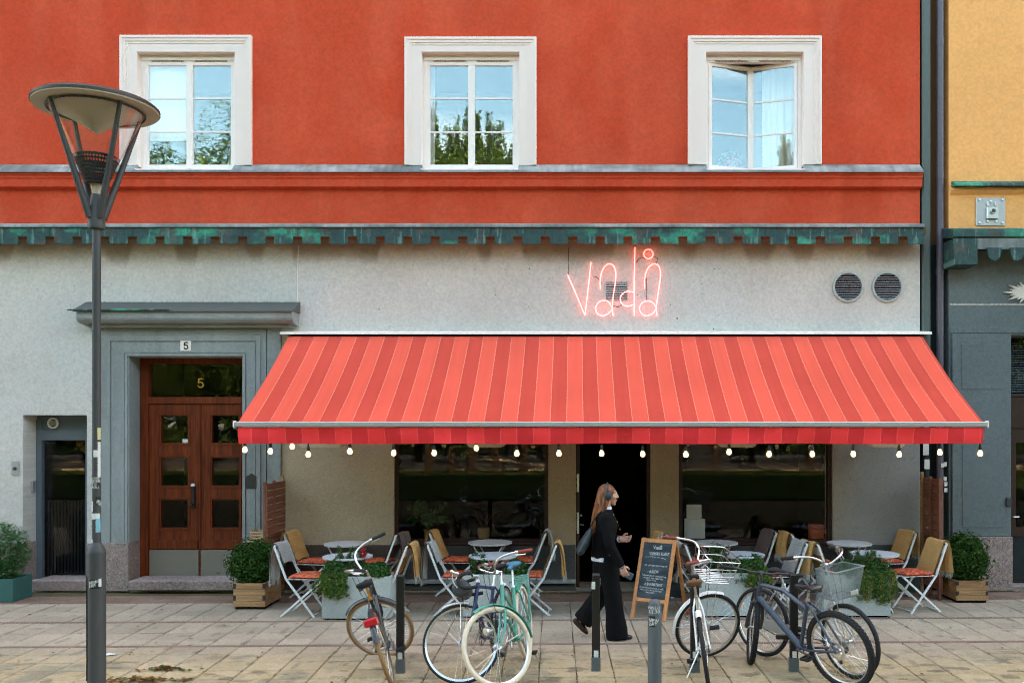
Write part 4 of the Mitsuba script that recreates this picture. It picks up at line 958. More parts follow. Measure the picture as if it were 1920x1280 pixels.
put(SG, 'rail', P(xf(bx(fwS, wS - fwS, -.011, .011, lenS - .05, lenS - .001, .003), MS), 'm_sign_wood'))
put(SG, 'rail', P(xf(bx(fwS, wS - fwS, -.011, .011, .205, .25, .003), MS), 'm_sign_wood'))
BB = put(SG, 'blackboard', P(xf(bx(fwS - .004, wS - fwS + .004, -.004, .006, .245, lenS - .045), MS), 'm_blackboard'))
Mb = np.eye(4); Lb = Lf + eb * (2 * run + .015); ezb = np.array([-eb[0] * run, -eb[1] * run, hS]); ezb /= np.linalg.norm(ezb)
Mb[:3, 0], Mb[:3, 2], Mb[:3, 3] = ea, ezb, Lb; Mb[:3, 1] = np.cross(ezb, ea)
put(SG, 'back_leg', P(xf(bx(0, fwS, -.012, .012, 0, lenS, .003), Mb), 'm_sign_wood'))
put(SG, 'back_leg', P(xf(bx(wS - fwS, wS, -.012, .012, 0, lenS, .003), Mb), 'm_sign_wood'))
put(SG, 'back_board', P(xf(bx(fwS, wS - fwS, -.006, .006, .2, lenS - .02), Mb), 'm_blackboard'))
put(SG, 'rope_loop', P(tube(crom([tuple(Lf + ea * wS * .45 + ez * lenS), tuple(Lf + ea * wS * .48 + ez * (lenS + .06) + eb * .03), tuple(Lf + ea * wS * .53 + ez * (lenS + .065) + eb * .03), tuple(Lf + ea * wS * .57 + ez * lenS)], 5), .007, 6), 'm_zinc'))
def chalk(txt, hgt, x, z, lean=0.0, wmax=None):
    m = meshkit.text_mesh(txt, hgt, .0006)
    if wmax:
        sx = wmax / m.extents[0]; m.apply_transform(np.diag([sx, 1, 1, 1.0]))
    v = m.vertices.copy()
    v2 = np.stack([x + v[:, 0], -.0046 - v[:, 2], z + v[:, 1] + lean * v[:, 0] + .0016 * np.sin(v[:, 0] * 90)], 1)
    m.vertices = v2; return xf(m, MS)
bw = wS - 2 * fwS
put(BB, 'chalk_heading', P(cat([chalk('Vadå', .046, fwS + .13, .845, .05, .12), chalk('VINBAR & MAT', .038, fwS + .09, .775, .02, .27), xf(tube(crom([(fwS + .04, -.005, .745), (fwS + .18, -.005, .755), (wS - fwS - .05, -.005, .738)], 6), .002, 5), MS)]), 'm_chalk'), label='chalked shop name and a line under it')
for ln in (('Vår favoriter från menyn!', .020, fwS + .04, .640, .0, .31), ('• RÅBIFF', .034, fwS + .095, .555, .03, .15), ('Parmesankräm, lagrad senap,', .017, fwS + .03, .520, -.02, .33), ('kapris & smörstekt bröd', .016, fwS + .06, .490, -.02, .26), ('& brioche', .015, fwS + .10, .463, 0, .13),
           ('• SKAMPBAST', .033, fwS + .08, .405, .0, .24), ('Handskalade grönsaker & majo-', .016, fwS + .02, .372, -.02, .33), ('naise, citron och rostat bröd', .015, fwS + .03, .345, -.02, .29), ('& potatis', .015, fwS + .11, .315, 0, .12)):
    put(BB, 'chalk_line', P(chalk(*ln), 'm_chalk'))

# ------------------------------------------------------------------ slatted screens and crates
def screen(x0, y0, y1, ztop, label, sgn):
    k = thing('slatted_screen', label, 'screen')
    n = 15
    for yy, nm in ((y0, 'post'), ((y0 + y1) / 2, 'post'), (y1, 'post')):
        put(k, nm, P(bx(x0 - .035, x0 + .0, yy - .022, yy + .022, 0, ztop + (.0 if yy < y1 else .05), .004), 'm_screen_wood' if yy < y1 else 'm_planter_wood'))
    hs = (ztop - .12) / n
    for i in range(n):
        put(k, 'slat', P(bx(x0 + .001, x0 + .02, y0 - .02, y1 + .02, .1 + i * hs + .004, .1 + (i + 1) * hs - .006, .003), 'm_screen_wood'))
screen(-4.10, 12.0, 12.72, 1.57, 'brown slatted wood screen at the left end of the terrace', 1)
screen(4.87, 12.1, 12.72, 1.62, 'brown slatted wood screen at the right end of the terrace', -1)
ycr = 12.35
def crate(x0, x1, y0, y1, z0, z1, label):
    k = thing('wooden_crate', label, 'crate')
    for xx in (x0, x1 - .012):
        put(k, 'end_board', P(bx(xx, xx + .012, y0, y1, z0, z1, .002), 'm_crate_wood'))
    n = 3; h = (z1 - z0) / n
    for yy in (y0 - .009, y1 + .0):
        for i in range(n):
            put(k, 'slat', P(bx(x0 - .002, x1 + .002, yy, yy + .009, z0 + i * h + .008, z0 + (i + 1) * h - .008, .002), 'm_crate_wood'))
    put(k, 'bottom', P(bx(x0 + .013, x1 - .013, y0 + .001, y1 - .001, z0 + .006, z0 + .014), 'm_crate_wood'))
cx0, cx1 = wx(464, ycr), wx(499, ycr) + .03
crate(cx0 - .02, cx1, ycr, ycr + .28, .0, .25, 'wooden crate at the bottom of the stack by the brown screen')
crate(cx0, cx1, ycr, ycr + .28, .252, .50, 'middle wooden crate of the stack by the brown screen')
crate(cx0, cx1, ycr, ycr + .28, .502, .76, 'upper pale wooden crate in the stack by the brown screen')
crate(cx0 + .03, cx1, ycr + .02, ycr + .26, .762, .88, 'small shallow crate on top of the stack by the brown screen')

# ------------------------------------------------------------------ tables, folding chairs, cushions and blankets
GN = ['leftmost', 'second from left', 'third from left', 'rightmost']
TH = .715
top_sh = P(lathe([(.0001, TH - .012), (.292, TH - .012), (.30, TH - .022), (.303, TH - .012), (.303, TH - .002), (.298, TH), (.0001, TH + .001)], 48), 'm_table_steel', 40)
def tleg(s, q):
    return P(tube([(s * -.21, q, TH - .02), (s * .20, q, .0)], .0095, 8), 'm_white_steel', 50)
TLEG = [tleg(1, .15), tleg(-1, .13), tleg(1, -.15), tleg(-1, -.13)]
TBAR = P(cat([tube([(.20, -.15, .012), (.20, .15, .012)], .008, 6), tube([(-.20, -.13, .012), (-.20, .13, .012)], .008, 6)]), 'm_white_steel')

def rodm(a, b, y, w=.012, t=.007):
    """flat steel bar in the x-z plane at side y"""
    a, b = np.array([a[0], y, a[1]]), np.array([b[0], y, b[1]]); d = (b - a) / np.linalg.norm(b - a); n = np.array([-d[2], 0, d[0]])
    pts = [p + n * w * s + np.array([0, t * q, 0]) for p in (a - d * .004, b + d * .004) for s in (-1, 1) for q in (-1, 1)]
    return trimesh.convex.convex_hull(np.array(pts))
bt, sr, ff, rf, sf = (-.375, .845), (-.225, .455), (.125, .0), (-.30, .0), (.225, .452)
FR_SH = P(cat([cat([rodm(bt, sr, y), rodm(sr, ff, y)]) for y in (-.195, .195)] + [tube([(-.375, -.195, .845), (-.378, -.15, .856), (-.378, .15, .856), (-.375, .195, .845)], .011, 8), tube([(ff[0] - .02, -.195, .02), (ff[0] - .02, .195, .02)], .008, 6)]), 'm_white_steel', 40)
LG_SH = P(cat([rodm(sf, rf, y) for y in (-.175, .175)] + [tube([(rf[0] + .025, -.175, .022), (rf[0] + .025, .175, .022)], .008, 6)]), 'm_white_steel', 40)
ST_SH = [P(bx(-.225 + .092 * i, -.225 + .092 * i + .082, -.19, .19, .447, .456, .003), 'm_white_steel') for i in range(5)]
BS_SH = P(xf(bx(-.19, .19, -.006, .006, -.055, .055, .004), tr(-.345, 0, .765) @ RZ(90) @ RX(-21)), 'm_white_steel')
def cushion_mesh(seed):
    r = np.random.default_rng(seed); n = 22; U, Vv = np.meshgrid(np.linspace(-1, 1, n), np.linspace(-1, 1, n), indexing='ij')
    sq = lambda t: np.sign(t) * (1 - (1 - np.abs(t)) ** 1.25)
    rad = np.clip(1 - np.maximum(np.abs(U), np.abs(Vv)) ** 6, 0, 1) ** .5
    tuft = sum(np.exp(-((U - a) ** 2 + (Vv - b) ** 2) / .02) for a in (-.5, 0, .5) for b in (-.5, 0, .5))
    h = .030 * rad * (1 - .55 * np.clip(tuft, 0, 1)) + .004 * np.sin(U * 5 + seed) * rad
    x = .205 * U * (1 + .04 * np.sin(Vv * 4 + seed)); y = .195 * Vv * (1 + .03 * np.sin(U * 5))
    a = grid(np.stack([x, y, .478 + h], -1)); b = grid(np.stack([x, y, .474 - .7 * .02 * rad], -1)); b.invert()
    m = cat([a, b]); m.merge_vertices(); m.fix_normals(); return m
CU_SH = [P(cushion_mesh(s), 'm_cushion', 60) for s in range(3)]

def blanket(kind, seed, drop_out, drop_in, half, sh=0.0):
    r = np.random.default_rng(seed)
    inn = [(-.200, .495 + drop_in), (-.260, .645), (-.318, .79), (-.350, .866)] if drop_in < .15 else [(-.262, .65), (-.318, .79), (-.350, .866)]
    out = [(-.378, .884), (-.405, .862), (-.425, .79), (-.44, .68), (-.445, .56), (-.45, .876 - drop_out)]
    path = crom([(x, 0, z) for x, z in inn + out], 5)[:, [0, 2]]
    n, k = len(path), 17; V = np.zeros((n, k, 3)); W = np.zeros((n, k, 3)); Y = np.linspace(-half, half, k)
    for i, (x, z) in enumerate(path):
        t = i / (n - 1); fall = max(0, t - .45) / .55
        w = 1 - .12 * fall * (1 if seed % 2 else .4)
        f = .016 * fall * np.sin(Y / half * 7 + seed) + .006 * np.sin(Y / half * 15 + seed * 2) * (0.3 + fall)
        V[i] = np.stack([x - .013 + f - .012 * fall, Y * w + sh * fall, z + .006 * np.sin(Y * 20 + seed)], 1)
        W[i] = np.stack([x + .002 + f - .012 * fall, Y * w + sh * fall, z - .006 + .006 * np.sin(Y * 20 + seed)], 1)
    top = V.copy()
    ins = grid(W); ins.invert()
    # closed band
    V2 = np.concatenate([V, W[::-1], V[:1]], 0)
    m = grid(V2); m2 = [m]
    e = V[-1]; fr = []
    for j in range(k - 1):
        for q in (0, .5):
            p = e[j] * (1 - q) + e[j + 1] * q
            L = .055 + .03 * r.random()
            fr.append(tube([p + (.004, 0, .01), p + (r.uniform(-.006, .006), r.uniform(-.005, .005), -L * .5), p + (r.uniform(-.012, .012), r.uniform(-.01, .01), -L)], [.0055, .0045, .003], 4))
    return m, cat(fr)
mats_b = {'grey': 'm_blanket_grey', 'tan': 'm_blanket_tan', 'dark': 'm_blanket_dark'}
BL = {}
def bl_sh(kind, style):
    if (kind, style) not in BL:
        a = dict(over=(.40, .0, .175), low=(.46, .2, .165, .02), high=(.33, .02, .18))[style]
        m, f = blanket(kind, len(BL) + 1, *a)
        BL[(kind, style)] = (P(m, mats_b[kind], 50), P(f, 'm_blanket_grey' if kind != 'dark' else 'm_blanket_dark'))
    return BL[(kind, style)]

def table(u, v, gname, row):
    y = (HC - TH) * F / (v - VV); x = wx(u, y)
    k = thing('bistro_table', f'round grey bistro table, {row} row, {gname} seating group', 'table', None)
    M = tr(x, y, 0) @ RZ(random.uniform(-12, 12))
    put(k, 'tabletop', top_sh, M)
    for s in TLEG: put(k, 'leg', s, M)
    put(k, 'stretcher', TBAR, M)
    return x, y

def chair(x, y, face, lab, bl, style, skew=0.0):
    M = tr(x, y, 0) @ RZ((0 if face > 0 else 180) + skew)
    k = thing('folding_chair', f'white folding chair {lab}', 'chair', 'folding chairs of the terrace')
    put(k, 'frame', FR_SH, M); put(k, 'crossed_legs', LG_SH, M)
    for s in ST_SH: put(k, 'seat_slat', s, M)
    put(k, 'back_slat', BS_SH, M)
    c = thing('seat_cushion', f'orange red cushion on chair {lab}', 'cushion', 'orange seat cushions')
    put(c, None, random.choice(CU_SH), M)
    b = thing('blanket', f'{ {"tan": "mustard", "grey": "grey", "dark": "dark brown"}[bl]} fringed blanket on chair {lab}', 'blanket', f'{ {"tan": "mustard", "grey": "grey", "dark": "dark brown"}[bl]} blankets')
    q = bl_sh(bl, style)
    put(b, 'cloth', q[0], M); put(b, 'fringe', q[1], M)

groups = [((650, 1018), (652, 1041.5), ('tan', 'dark'), ('grey', 'tan')), ((919, 1015.5), (925, 1040), ('tan', 'grey'), ('grey', 'tan')), ((1342, 1016), (1388, 1038), ('tan', 'dark'), ('grey', 'grey')), ((1592, 1017), (1639, 1036.5), ('tan', 'tan'), ('tan', 'tan'))]
for gi, (far, near, fb, nb) in enumerate(groups):
    g = GN[gi]
    for row, t, bs2 in (('rear', far, fb), ('front', near, nb)):
        x, y = table(*t, g, row)
        for side in (0, 1):
            s = 1 if side == 0 else -1
            if row == 'rear':
                dx = [(.40, .40), (.41, .40), (.40, .40), (.52, .46)][gi][side]
                dy = -.02
            else:
                dx = [(.46, .41), (.40, .41), (.40, .40), (.46, .46)][gi][side]; dy = .0
            st = 'high' if row == 'rear' else ('low' if (gi, side) == (0, 0) or (gi, side) == (1, 0) else 'over')
            if gi == 2 or (gi == 3 and side == 0): st = 'high' if row == 'rear' else 'over'
            chair(x - s * dx, y + dy, s, f'{["left", "right"][side]} of {row} table, {g} group', bs2[side], st, [-9, -4, 15, 15][gi] + (0 if (gi, side) != (3, 1) else -4) + random.uniform(-4, 4))

# ------------------------------------------------------------------ foliage
def leaf_mesh(c, n, size, tone, up=.3, asp=2.0, fold=.25, rng=RNG):
    """many small two-triangle-pair leaves at the points c with normals near n; returns mesh and vertex colours"""
    N = len(c)
    n = n + rng.normal(0, .55, (N, 3)) + np.array([0, 0, up]); n /= np.linalg.norm(n, axis=1, keepdims=True) + 1e-9
    a = np.cross(n, rng.normal(0, 1, (N, 3))); a /= np.linalg.norm(a, axis=1, keepdims=True) + 1e-9
    b = np.cross(n, a); s = size * rng.uniform(.6, 1.3, (N, 1))
    w = s / asp
    v = np.stack([c - a * s * .5, c + b * w * .5 + n * w * fold, c + a * s * .5, c - b * w * .5 + n * w * fold], 1)
    f = np.arange(N)[:, None, None] * 4 + np.array([[0, 1, 2], [0, 2, 3]])[None]
    f = np.concatenate([np.arange(N)[:, None] * 4 + np.array([0, 2, 1]), np.arange(N)[:, None] * 4 + np.array([0, 3, 2])])
    t0, t1 = np.array(tone[0]), np.array(tone[1]); k = rng.random((N, 1)) ** 1.5
    col = t0 * (1 - k) + t1 * k
    return trimesh.Trimesh(v.reshape(-1, 3), f, process=False), np.repeat(col, 4, 0)


def leaves(parts):
    m = cat([p[0] for p in parts]); col = np.vstack([p[1] for p in parts])
    return P(m, 'm_leaf', False, color=col)


def blob_points(N, c, r, rng=RNG, lump=.22, freq=2.5, shell=.55, seed=0):
    d = rng.normal(0, 1, (N, 3)); d /= np.linalg.norm(d, axis=1, keepdims=True)
    k = 1 + lump * (meshkit.fbm(d * freq + seed * 3.1, 3) - .5) * 2
    t = (shell + (1 - shell) * rng.random((N, 1)) ** .6) * k[:, None]
    return np.asarray(c) + d * t * np.asarray(r), d


def wood_box(k, x0, x1, y0, y1, h):
    n = 4
    put(k, 'plinth', P(bx(x0 + .02, x1 - .02, y0 + .02, y1 - .02, 0, .03), 'm_black'))
    for i in range(n):
        z0_, z1_ = .03 + (h - .03) * i / n + .001, .03 + (h - .03) * (i + 1) / n - .001
        e = .0 if i % 2 == 0 else .012
        put(k, 'board', P(bx(x0 + e, x1 - e, y0, y0 + .03, z0_, z1_, .003), 'm_planter_wood'))
        for s, xx in ((0, x0), (1, x1 - .03)):
            put(k, 'board', P(bx(xx + .0005, xx + .0295, y0 + .031 if i % 2 == 0 else y0 + .002, y1, z0_, z1_, .003), 'm_planter_wood'))
            if i % 2 == 1:
                q = x0 if s == 0 else x1 - .035
                put(k, 'corner_joint', P(bx(q + .0, q + .035, y0 - .003, y0 + .02, z0_ + .006, z1_ - .004, .002), 'm_plaque'))
    put(k, 'soil', P(bx(x0 + .031, x1 - .031, y0 + .031, y1 - .01, h - .06, h - .03), 'm_joint'))

G_BOX = ((.013, .043, .011), (.072, .140, .032))
def boxwood(x, y, zc, r, name, label, seed):
    k = thing(name, label, 'shrub')
    rng = np.random.default_rng(seed)
    p, d = blob_points(9000, (x, y, zc), r, rng, .36, 3.4, .62, seed)
    p2, d2 = blob_points(1500, (x, y, zc), np.array(r) * 1.16, rng, .45, 5, .85, seed + 7); p, d = np.vstack([p, p2]), np.vstack([d, d2])
    keep = p[:, 2] > .16
    m1 = leaf_mesh(p[keep], d[keep], .040, G_BOX, .35, 1.7, rng=rng)
    pq, dq = blob_points(220, (x, y, zc), np.array(r) * .98, rng, .36, 3.4, .8, seed); m2 = leaf_mesh(pq, dq, .042, ((.10, .13, .03), (.20, .19, .05)), .35, 1.5, rng=rng)
    put(k, 'leaves', leaves([m1, m2]), kind='stuff')
    st = [tube(crom([(x + rng.uniform(-.06, .06), y + rng.uniform(-.06, .06), .18), (x + rng.uniform(-.1, .1), y + rng.uniform(-.1, .1), zc), tuple(np.array((x, y, zc)) + rng.normal(0, .5, 3) * r)], 3), [.008] * 6 + [.003], 5) for _ in range(14)]
    put(k, 'stems', P(cat(st), 'm_bark'))
def plant_box(name, x0, x1, y0, d, h, lab):
    k = thing(name, lab, 'planter'); wood_box(k, x0, x1, y0, y0 + d, h)
yL = F * HC / (1142 - VV); x0, x1 = wx(437, yL), wx(497, yL)
plant_box('wooden_planter', x0, x1, yL, .62, .33, 'dovetailed wooden planter box at the left end of the terrace')
boxwood((x0 + x1) / 2 - .02, yL + .30, .53, (.31, .31, .29), 'boxwood_shrub', 'round green boxwood shrub in the left wooden planter', 11)
yR = F * HC / (1130 - VV); x0, x1 = wx(1793, yR), wx(1853, yR)
plant_box('wooden_planter', x0, x1, yR, .55, .29, 'dovetailed wooden planter box at the right end of the terrace')
boxwood((x0 + x1) / 2 + .0, yR + .28, .52, (.29, .29, .33), 'boxwood_shrub', 'round green boxwood shrub in the right wooden planter', 12)
# teal planter with a conifer at the left picture edge
yT = 11.9; k = thing('teal_planter', 'dark teal trough planter cut by the left picture edge', 'planter')
xT0, xT1 = wx(-70, yT), wx(24, yT)
put(k, 'trough', P(cat([bx(xT0, xT1, yT, yT + .03, .0, .30, .004), bx(xT0, xT1, yT + .4, yT + .43, .0, .30, .004), bx(xT0, xT0 + .03, yT + .031, yT + .399, 0, .30), bx(xT1 - .03, xT1, yT + .031, yT + .399, 0, .30, .004)]), 'm_teal_box'))
put(k, 'soil', P(bx(xT0 + .031, xT1 - .031, yT + .031, yT + .399, .2, .26), 'm_joint'))
rng = np.random.default_rng(5); k = thing('conifer_shrub', 'feathery green conifer in the teal planter', 'shrub')
p, d = blob_points(5200, (wx(-12, yT), yT + .2, .62), (.33, .25, .42), rng, .3, 3, .4, 3)
put(k, 'leaves', leaves([leaf_mesh(p, d * .3, .055, ((.02, .075, .022), (.07, .19, .045)), 1.2, 4.0, rng=rng)]), kind='stuff')
put(k, 'stems', P(cat([tube([(wx(-12, yT) + q, yT + .2, .2), (wx(-12, yT) + 2.2 * q, yT + .2, .8)], [.012, .004], 5) for q in (-.08, -.02, .05, .1)]), 'm_bark'))

# concrete planters with herbs
def concrete(u0, u1, vt, vb, lab, seed, plants):
    y = F * HC / (vb - VV); x0, x1 = wx(u0, y), wx(u1, y); h = HC + (VV - vt) * y / F; d = .38
    k = thing('concrete_planter', lab, 'planter')
    outer = sbox(x0, y, x1, y + d); inner = outer.buffer(-.025, join_style=2)
    m = trimesh.creation.extrude_polygon(outer.difference(inner), h - .02, engine='earcut'); m.apply_translation((0, 0, .02))
    put(k, 'trough', P(cat([m, bx(x0 + .005, x1 - .005, y + .005, y + d - .005, .021, .06)]), 'm_concrete'))
    put(k, 'foot', P(bx(x0 + .03, x1 - .03, y + .03, y + d - .03, 0, .02), 'm_black'))
    put(k, 'soil', P(bx(x0 + .026, x1 - .026, y + .026, y + d - .026, h - .12, h - .05), 'm_joint'))
    rng = np.random.default_rng(seed)
    for nm, lb, u, w, hh, kind in plants:
        kk = thing(nm, lb, 'plant'); cx = wx(u, y + .1); cy = y + (.14 if kind != 'trail' else .05)
        ww = w * y / F; H = hh * y / F
        parts, stems, red = [], [], []
        if kind == 'sprig':
            for i in range(int(26)):
                b = np.array([cx + rng.uniform(-.4, .4) * ww, cy + rng.uniform(-.08, .12), h - .06]); t = b + np.array([rng.normal(0, .25) * H * .5, rng.normal(0, .06), H * rng.uniform(.5, 1.1) + .05])
                path = crom([b, (b + t) / 2 + rng.normal(0, .015, 3), t], 7); stems.append(tube(path, .0025, 4))
                q = np.repeat(path[2:], 9, 0) + rng.normal(0, .012, (len(path[2:]) * 9, 3))
                parts.append(leaf_mesh(q, rng.normal(0, 1, q.shape) * .4, .034, ((.035, .075, .025), (.12, .19, .06)), .9, 3.2, rng=rng))
        elif kind == 'bush':
            p, d_ = blob_points(2600, (cx, cy, h + H * .25), (ww * .5, .17, H * .75), rng, .3, 3, .35, seed)
            parts.append(leaf_mesh(p, d_, .038, ((.025, .07, .02), (.09, .19, .05)), .5, 1.8, rng=rng))
            for i in range(10): stems.append(tube([(cx + rng.uniform(-.2, .2) * ww, cy, h - .06), (cx + rng.uniform(-.4, .4) * ww, cy + rng.uniform(-.1, .1), h + H * .6)], .003, 4))
        elif kind == 'trail':
            for i in range(34):
                b = np.array([cx + rng.uniform(-.5, .5) * ww, y + .06, h - .03]); L = H * rng.uniform(.35, 1.0)
                path = crom([b, b + (rng.normal(0, .02), -.06, .03 + rng.uniform(0, .05)), b + (rng.normal(0, .04), -.10, -L * .4), b + (rng.normal(0, .05), -.09 + rng.uniform(-.02, .03), -L)], 6); stems.append(tube(path, .002, 4))
                q = np.repeat(path[1:], 5, 0) + rng.normal(0, .015, (len(path[1:]) * 5, 3))
                yel = rng.random() < .25
                parts.append(leaf_mesh(q, np.tile([0, -1.0, 0], (len(q), 1)), .032, ((.04, .085, .02), (.12, .20, .05)) if not yel else ((.12, .14, .03), (.30, .27, .08)), .4, 1.8, rng=rng))
            p, d_ = blob_points(1500, (cx, cy + .06, h + .06), (ww * .55, .17, .16), rng, .3, 3, .3, seed)
            parts.append(leaf_mesh(p, d_, .036, ((.03, .07, .02), (.09, .17, .05)), .5, 1.8, rng=rng))
        elif kind == 'flower':
            stems.append(tube(crom([(cx, cy, h - .06), (cx + .01, cy, h + .1), (cx, cy - .02, h + H)], 5), .004, 5))
            q = np.array([[cx, cy - .02, h + H]]) + rng.normal(0, .02, (26, 3)) * (1, 1, 1.5)
            red.append(leaf_mesh(q, rng.normal(0, 1, q.shape), .045, ((.40, .01, .03), (.55, .03, .06)), .3, 1.4, rng=rng))
            q = np.array([[cx, cy, h + H * .3]]) + rng.normal(0, .05, (60, 3))
            parts.append(leaf_mesh(q, rng.normal(0, 1, q.shape), .05, ((.03, .08, .02), (.08, .17, .05)), .5, 1.6, rng=rng))
        put(kk, 'stems', P(cat(stems), 'm_bark'))
        if parts: put(kk, 'leaves', leaves(parts), kind='stuff')
        if red: put(kk, 'petals', leaves(red), kind='stuff')
concrete(603.5, 732, 1081, 1162, 'grey concrete planter leftmost of four along the terrace edge', 1, [('herb_plant', 'tall green herb sprigs in the leftmost concrete planter', 650, 60, 50, 'sprig'), ('trailing_plant', 'leafy plant spilling over the left of the leftmost concrete planter', 630, 50, 35, 'trail'), ('leafy_plant', 'low green plant at the right of the leftmost concrete planter', 705, 55, 24, 'bush'), ('red_flower', 'dark red flower standing in the leftmost concrete planter', 681, 10, 42, 'flower')])
concrete(867, 991, 1077, 1158, 'grey concrete planter behind the mint and navy bicycles', 2, [('herb_plant', 'small herb sprigs in the planter behind the mint bicycle', 897, 40, 36, 'sprig'), ('leafy_plant', 'low plant behind the saddle of the mint bicycle', 968, 40, 26, 'bush')])
concrete(1302, 1424, 1074, 1157, 'grey concrete planter behind the white bicycle with the wire basket', 3, [('leafy_plant', 'green leafy plant in the planter right of the wire basket', 1392, 60, 30, 'bush'), ('herb_plant', 'tall herb sprigs seen through the wire basket', 1352, 45, 48, 'sprig'), ('trailing_plant', 'small trailing plant at the right end behind the mountain bicycle handlebar', 1418, 30, 18, 'trail')])
concrete(1545, 1670, 1078, 1157, 'grey concrete planter rightmost of four, with trailing plants', 4, [('herb_plant', 'tall herb sprigs in the rightmost concrete planter', 1628, 50, 40, 'sprig'), ('trailing_plant', 'leafy plant trailing down the front of the rightmost concrete planter', 1638, 62, 52, 'trail'), ('leafy_plant', 'green plant half hidden behind the white mesh basket', 1590, 45, 26, 'bush')])

# pots and boxes behind the cafe glass
def pot(u, v, y, r, h, lab, leafy):
    x = wx(u, y); z = wz(1021) + .032; k = thing('plant_pot', lab, 'plant pot')
    put(k, 'pot', P(xf(lathe([(.0001, 0), (r * .85, 0), (r, h), (r * .92, h), (r * .9, h - .02), (.0001, h - .03)], 24), tr(x, y, z)), 'm_pot', 40))
    rng = np.random.default_rng(int(u)); parts, stems = [], []
    for i in range(9):
        a = rng.uniform(0, 6.28); t = np.array([x + .25 * math.cos(a), y + .12 * math.sin(a), z + h + rng.uniform(.12, .38)]); b = np.array([x, y, z + h - .03])
        path = crom([b, (b + t) / 2 + (0, 0, .08), t], 5); stems.append(tube(path, .003, 4))
        if leafy: parts.append(leaf_mesh(np.repeat(path[3:], 3, 0) + rng.normal(0, .03, (len(path[3:]) * 3, 3)), rng.normal(0, 1, (len(path[3:]) * 3, 3)), .09, ((.03, .09, .03), (.07, .17, .06)), .6, 1.6, rng=rng))
    put(k, 'stems', P(cat(stems), 'm_bark'))
    if parts: put(k, 'leaves', leaves(parts), kind='stuff')
pot(805, 990, WY + .35, .075, .15, 'yellow brown plant pot with leaves behind the left cafe window', True)
pot(907, 985, WY + .35, .09, .17, 'basket plant pot with thin stems in the left cafe window', False)
yb2 = WY + .30
bxk = thing('cardboard_sheet', 'large pale sheet leaning inside the right cafe window', 'sheet')
put(bxk, None, P(bx(wx(1283, yb2), wx(1322, yb2), yb2, yb2 + .03, wz(1021) + .032, wz(972, yb2), .004), 'm_paper'))
bxk = thing('cardboard_sheet', 'smaller pale sheet higher up inside the right cafe window', 'sheet')
put(bxk, None, P(bx(wx(1288, yb2), wx(1316, yb2), yb2 + .04, yb2 + .06, wz(1021) + .032, wz(946, yb2), .004), 'm_paper'))
oi = thing('orange_box', 'orange box on the ledge inside the right cafe window', 'box')
put(oi, None, P(bx(wx(1520, yb2), wx(1545, yb2), yb2, yb2 + .15, wz(1021) + .032, wz(983, yb2), .006), 'm_orange_item'))
pk2 = thing('perfume_bottle', 'small bottle on the ledge at the right end of the right cafe window', 'bottle')
put(pk2, 'body', P(bx(wx(1547, yb2), wx(1554, yb2), yb2, yb2 + .05, wz(1021) + .032, wz(1000, yb2), .004), 'm_red_plastic'))
put(pk2, 'cap', P(bx(wx(1547, yb2), wx(1554, yb2), yb2 + .003, yb2 + .047, wz(1000, yb2) + .001, wz(992, yb2), .004), 'm_paper'))

# ------------------------------------------------------------------ bicycles
def arc_strip(R, a0, a1, w, n=26, crown=.010):
    """a mudguard: curved strip of radius R about the axle, angles in degrees from +x towards +z"""
    A = np.radians(np.linspace(a0, a1, n)); prof_ = [(-w, -crown), (-w * .6, crown * .3), (0, crown * .8), (w * .6, crown * .3), (w, -crown)]
    V = np.array([[[(R + h) * math.cos(t), y, (R + h) * math.sin(t)] for y, h in prof_] for t in A])
    a = grid(V); b = grid(V * np.array([.995, 1, .995])); b.invert(); return cat([a, b])


def wheel_parts(R, tr_, n_sp=32, knob=False):
    A = np.linspace(0, 2 * np.pi, 72, endpoint=False); c = R - tr_
    ty = [tube(np.stack([c * np.cos(A), 0 * A, c * np.sin(A)], 1), tr_, 10, True)]
    if knob:
        for i in range(62):
            t = i / 62 * 2 * np.pi
            for q, off in ((-.55, .5), (0, 0), (.55, .5)):
                t2 = t + off / 62 * 2 * np.pi
                m = bx(-.011, .011, -.008, .008, -.004, .005, 0)
                m.apply_transform(RY(-math.degrees(t2)) @ tr(c, 0, 0) @ RZ(math.degrees(q) * 1.2) @ tr(tr_, 0, 0) @ RY(90))
                ty.append(m)
    rr = c - tr_ * .72
    rim = lathe([(rr + .010, -.012), (rr + .010, .012), (rr - .004, .011), (rr - .016, .004), (rr - .016, -.004), (rr - .004, -.011), (rr + .010, -.012)], 72, 'y')
    sp = []
    for i in range(n_sp):
        t = i / n_sp * 2 * np.pi; s = 1 if i % 2 else -1; t2 = t + (.55 if (i // 2) % 2 else -.55)
        sp.append(tube([(.022 * math.cos(t2), s * .03, .022 * math.sin(t2)), ((rr - .01) * math.cos(t), 0, (rr - .01) * math.sin(t))], .00135, 4, caps=False))
    hub = lathe([(.0001, -.05), (.009, -.05), (.009, -.034), (.026, -.032), (.026, -.028), (.014, -.022), (.014, .022), (.026, .028), (.026, .032), (.009, .034), (.009, .05), (.0001, .05)], 16, 'y')
    return cat(ty), rim, cat(sp), hub


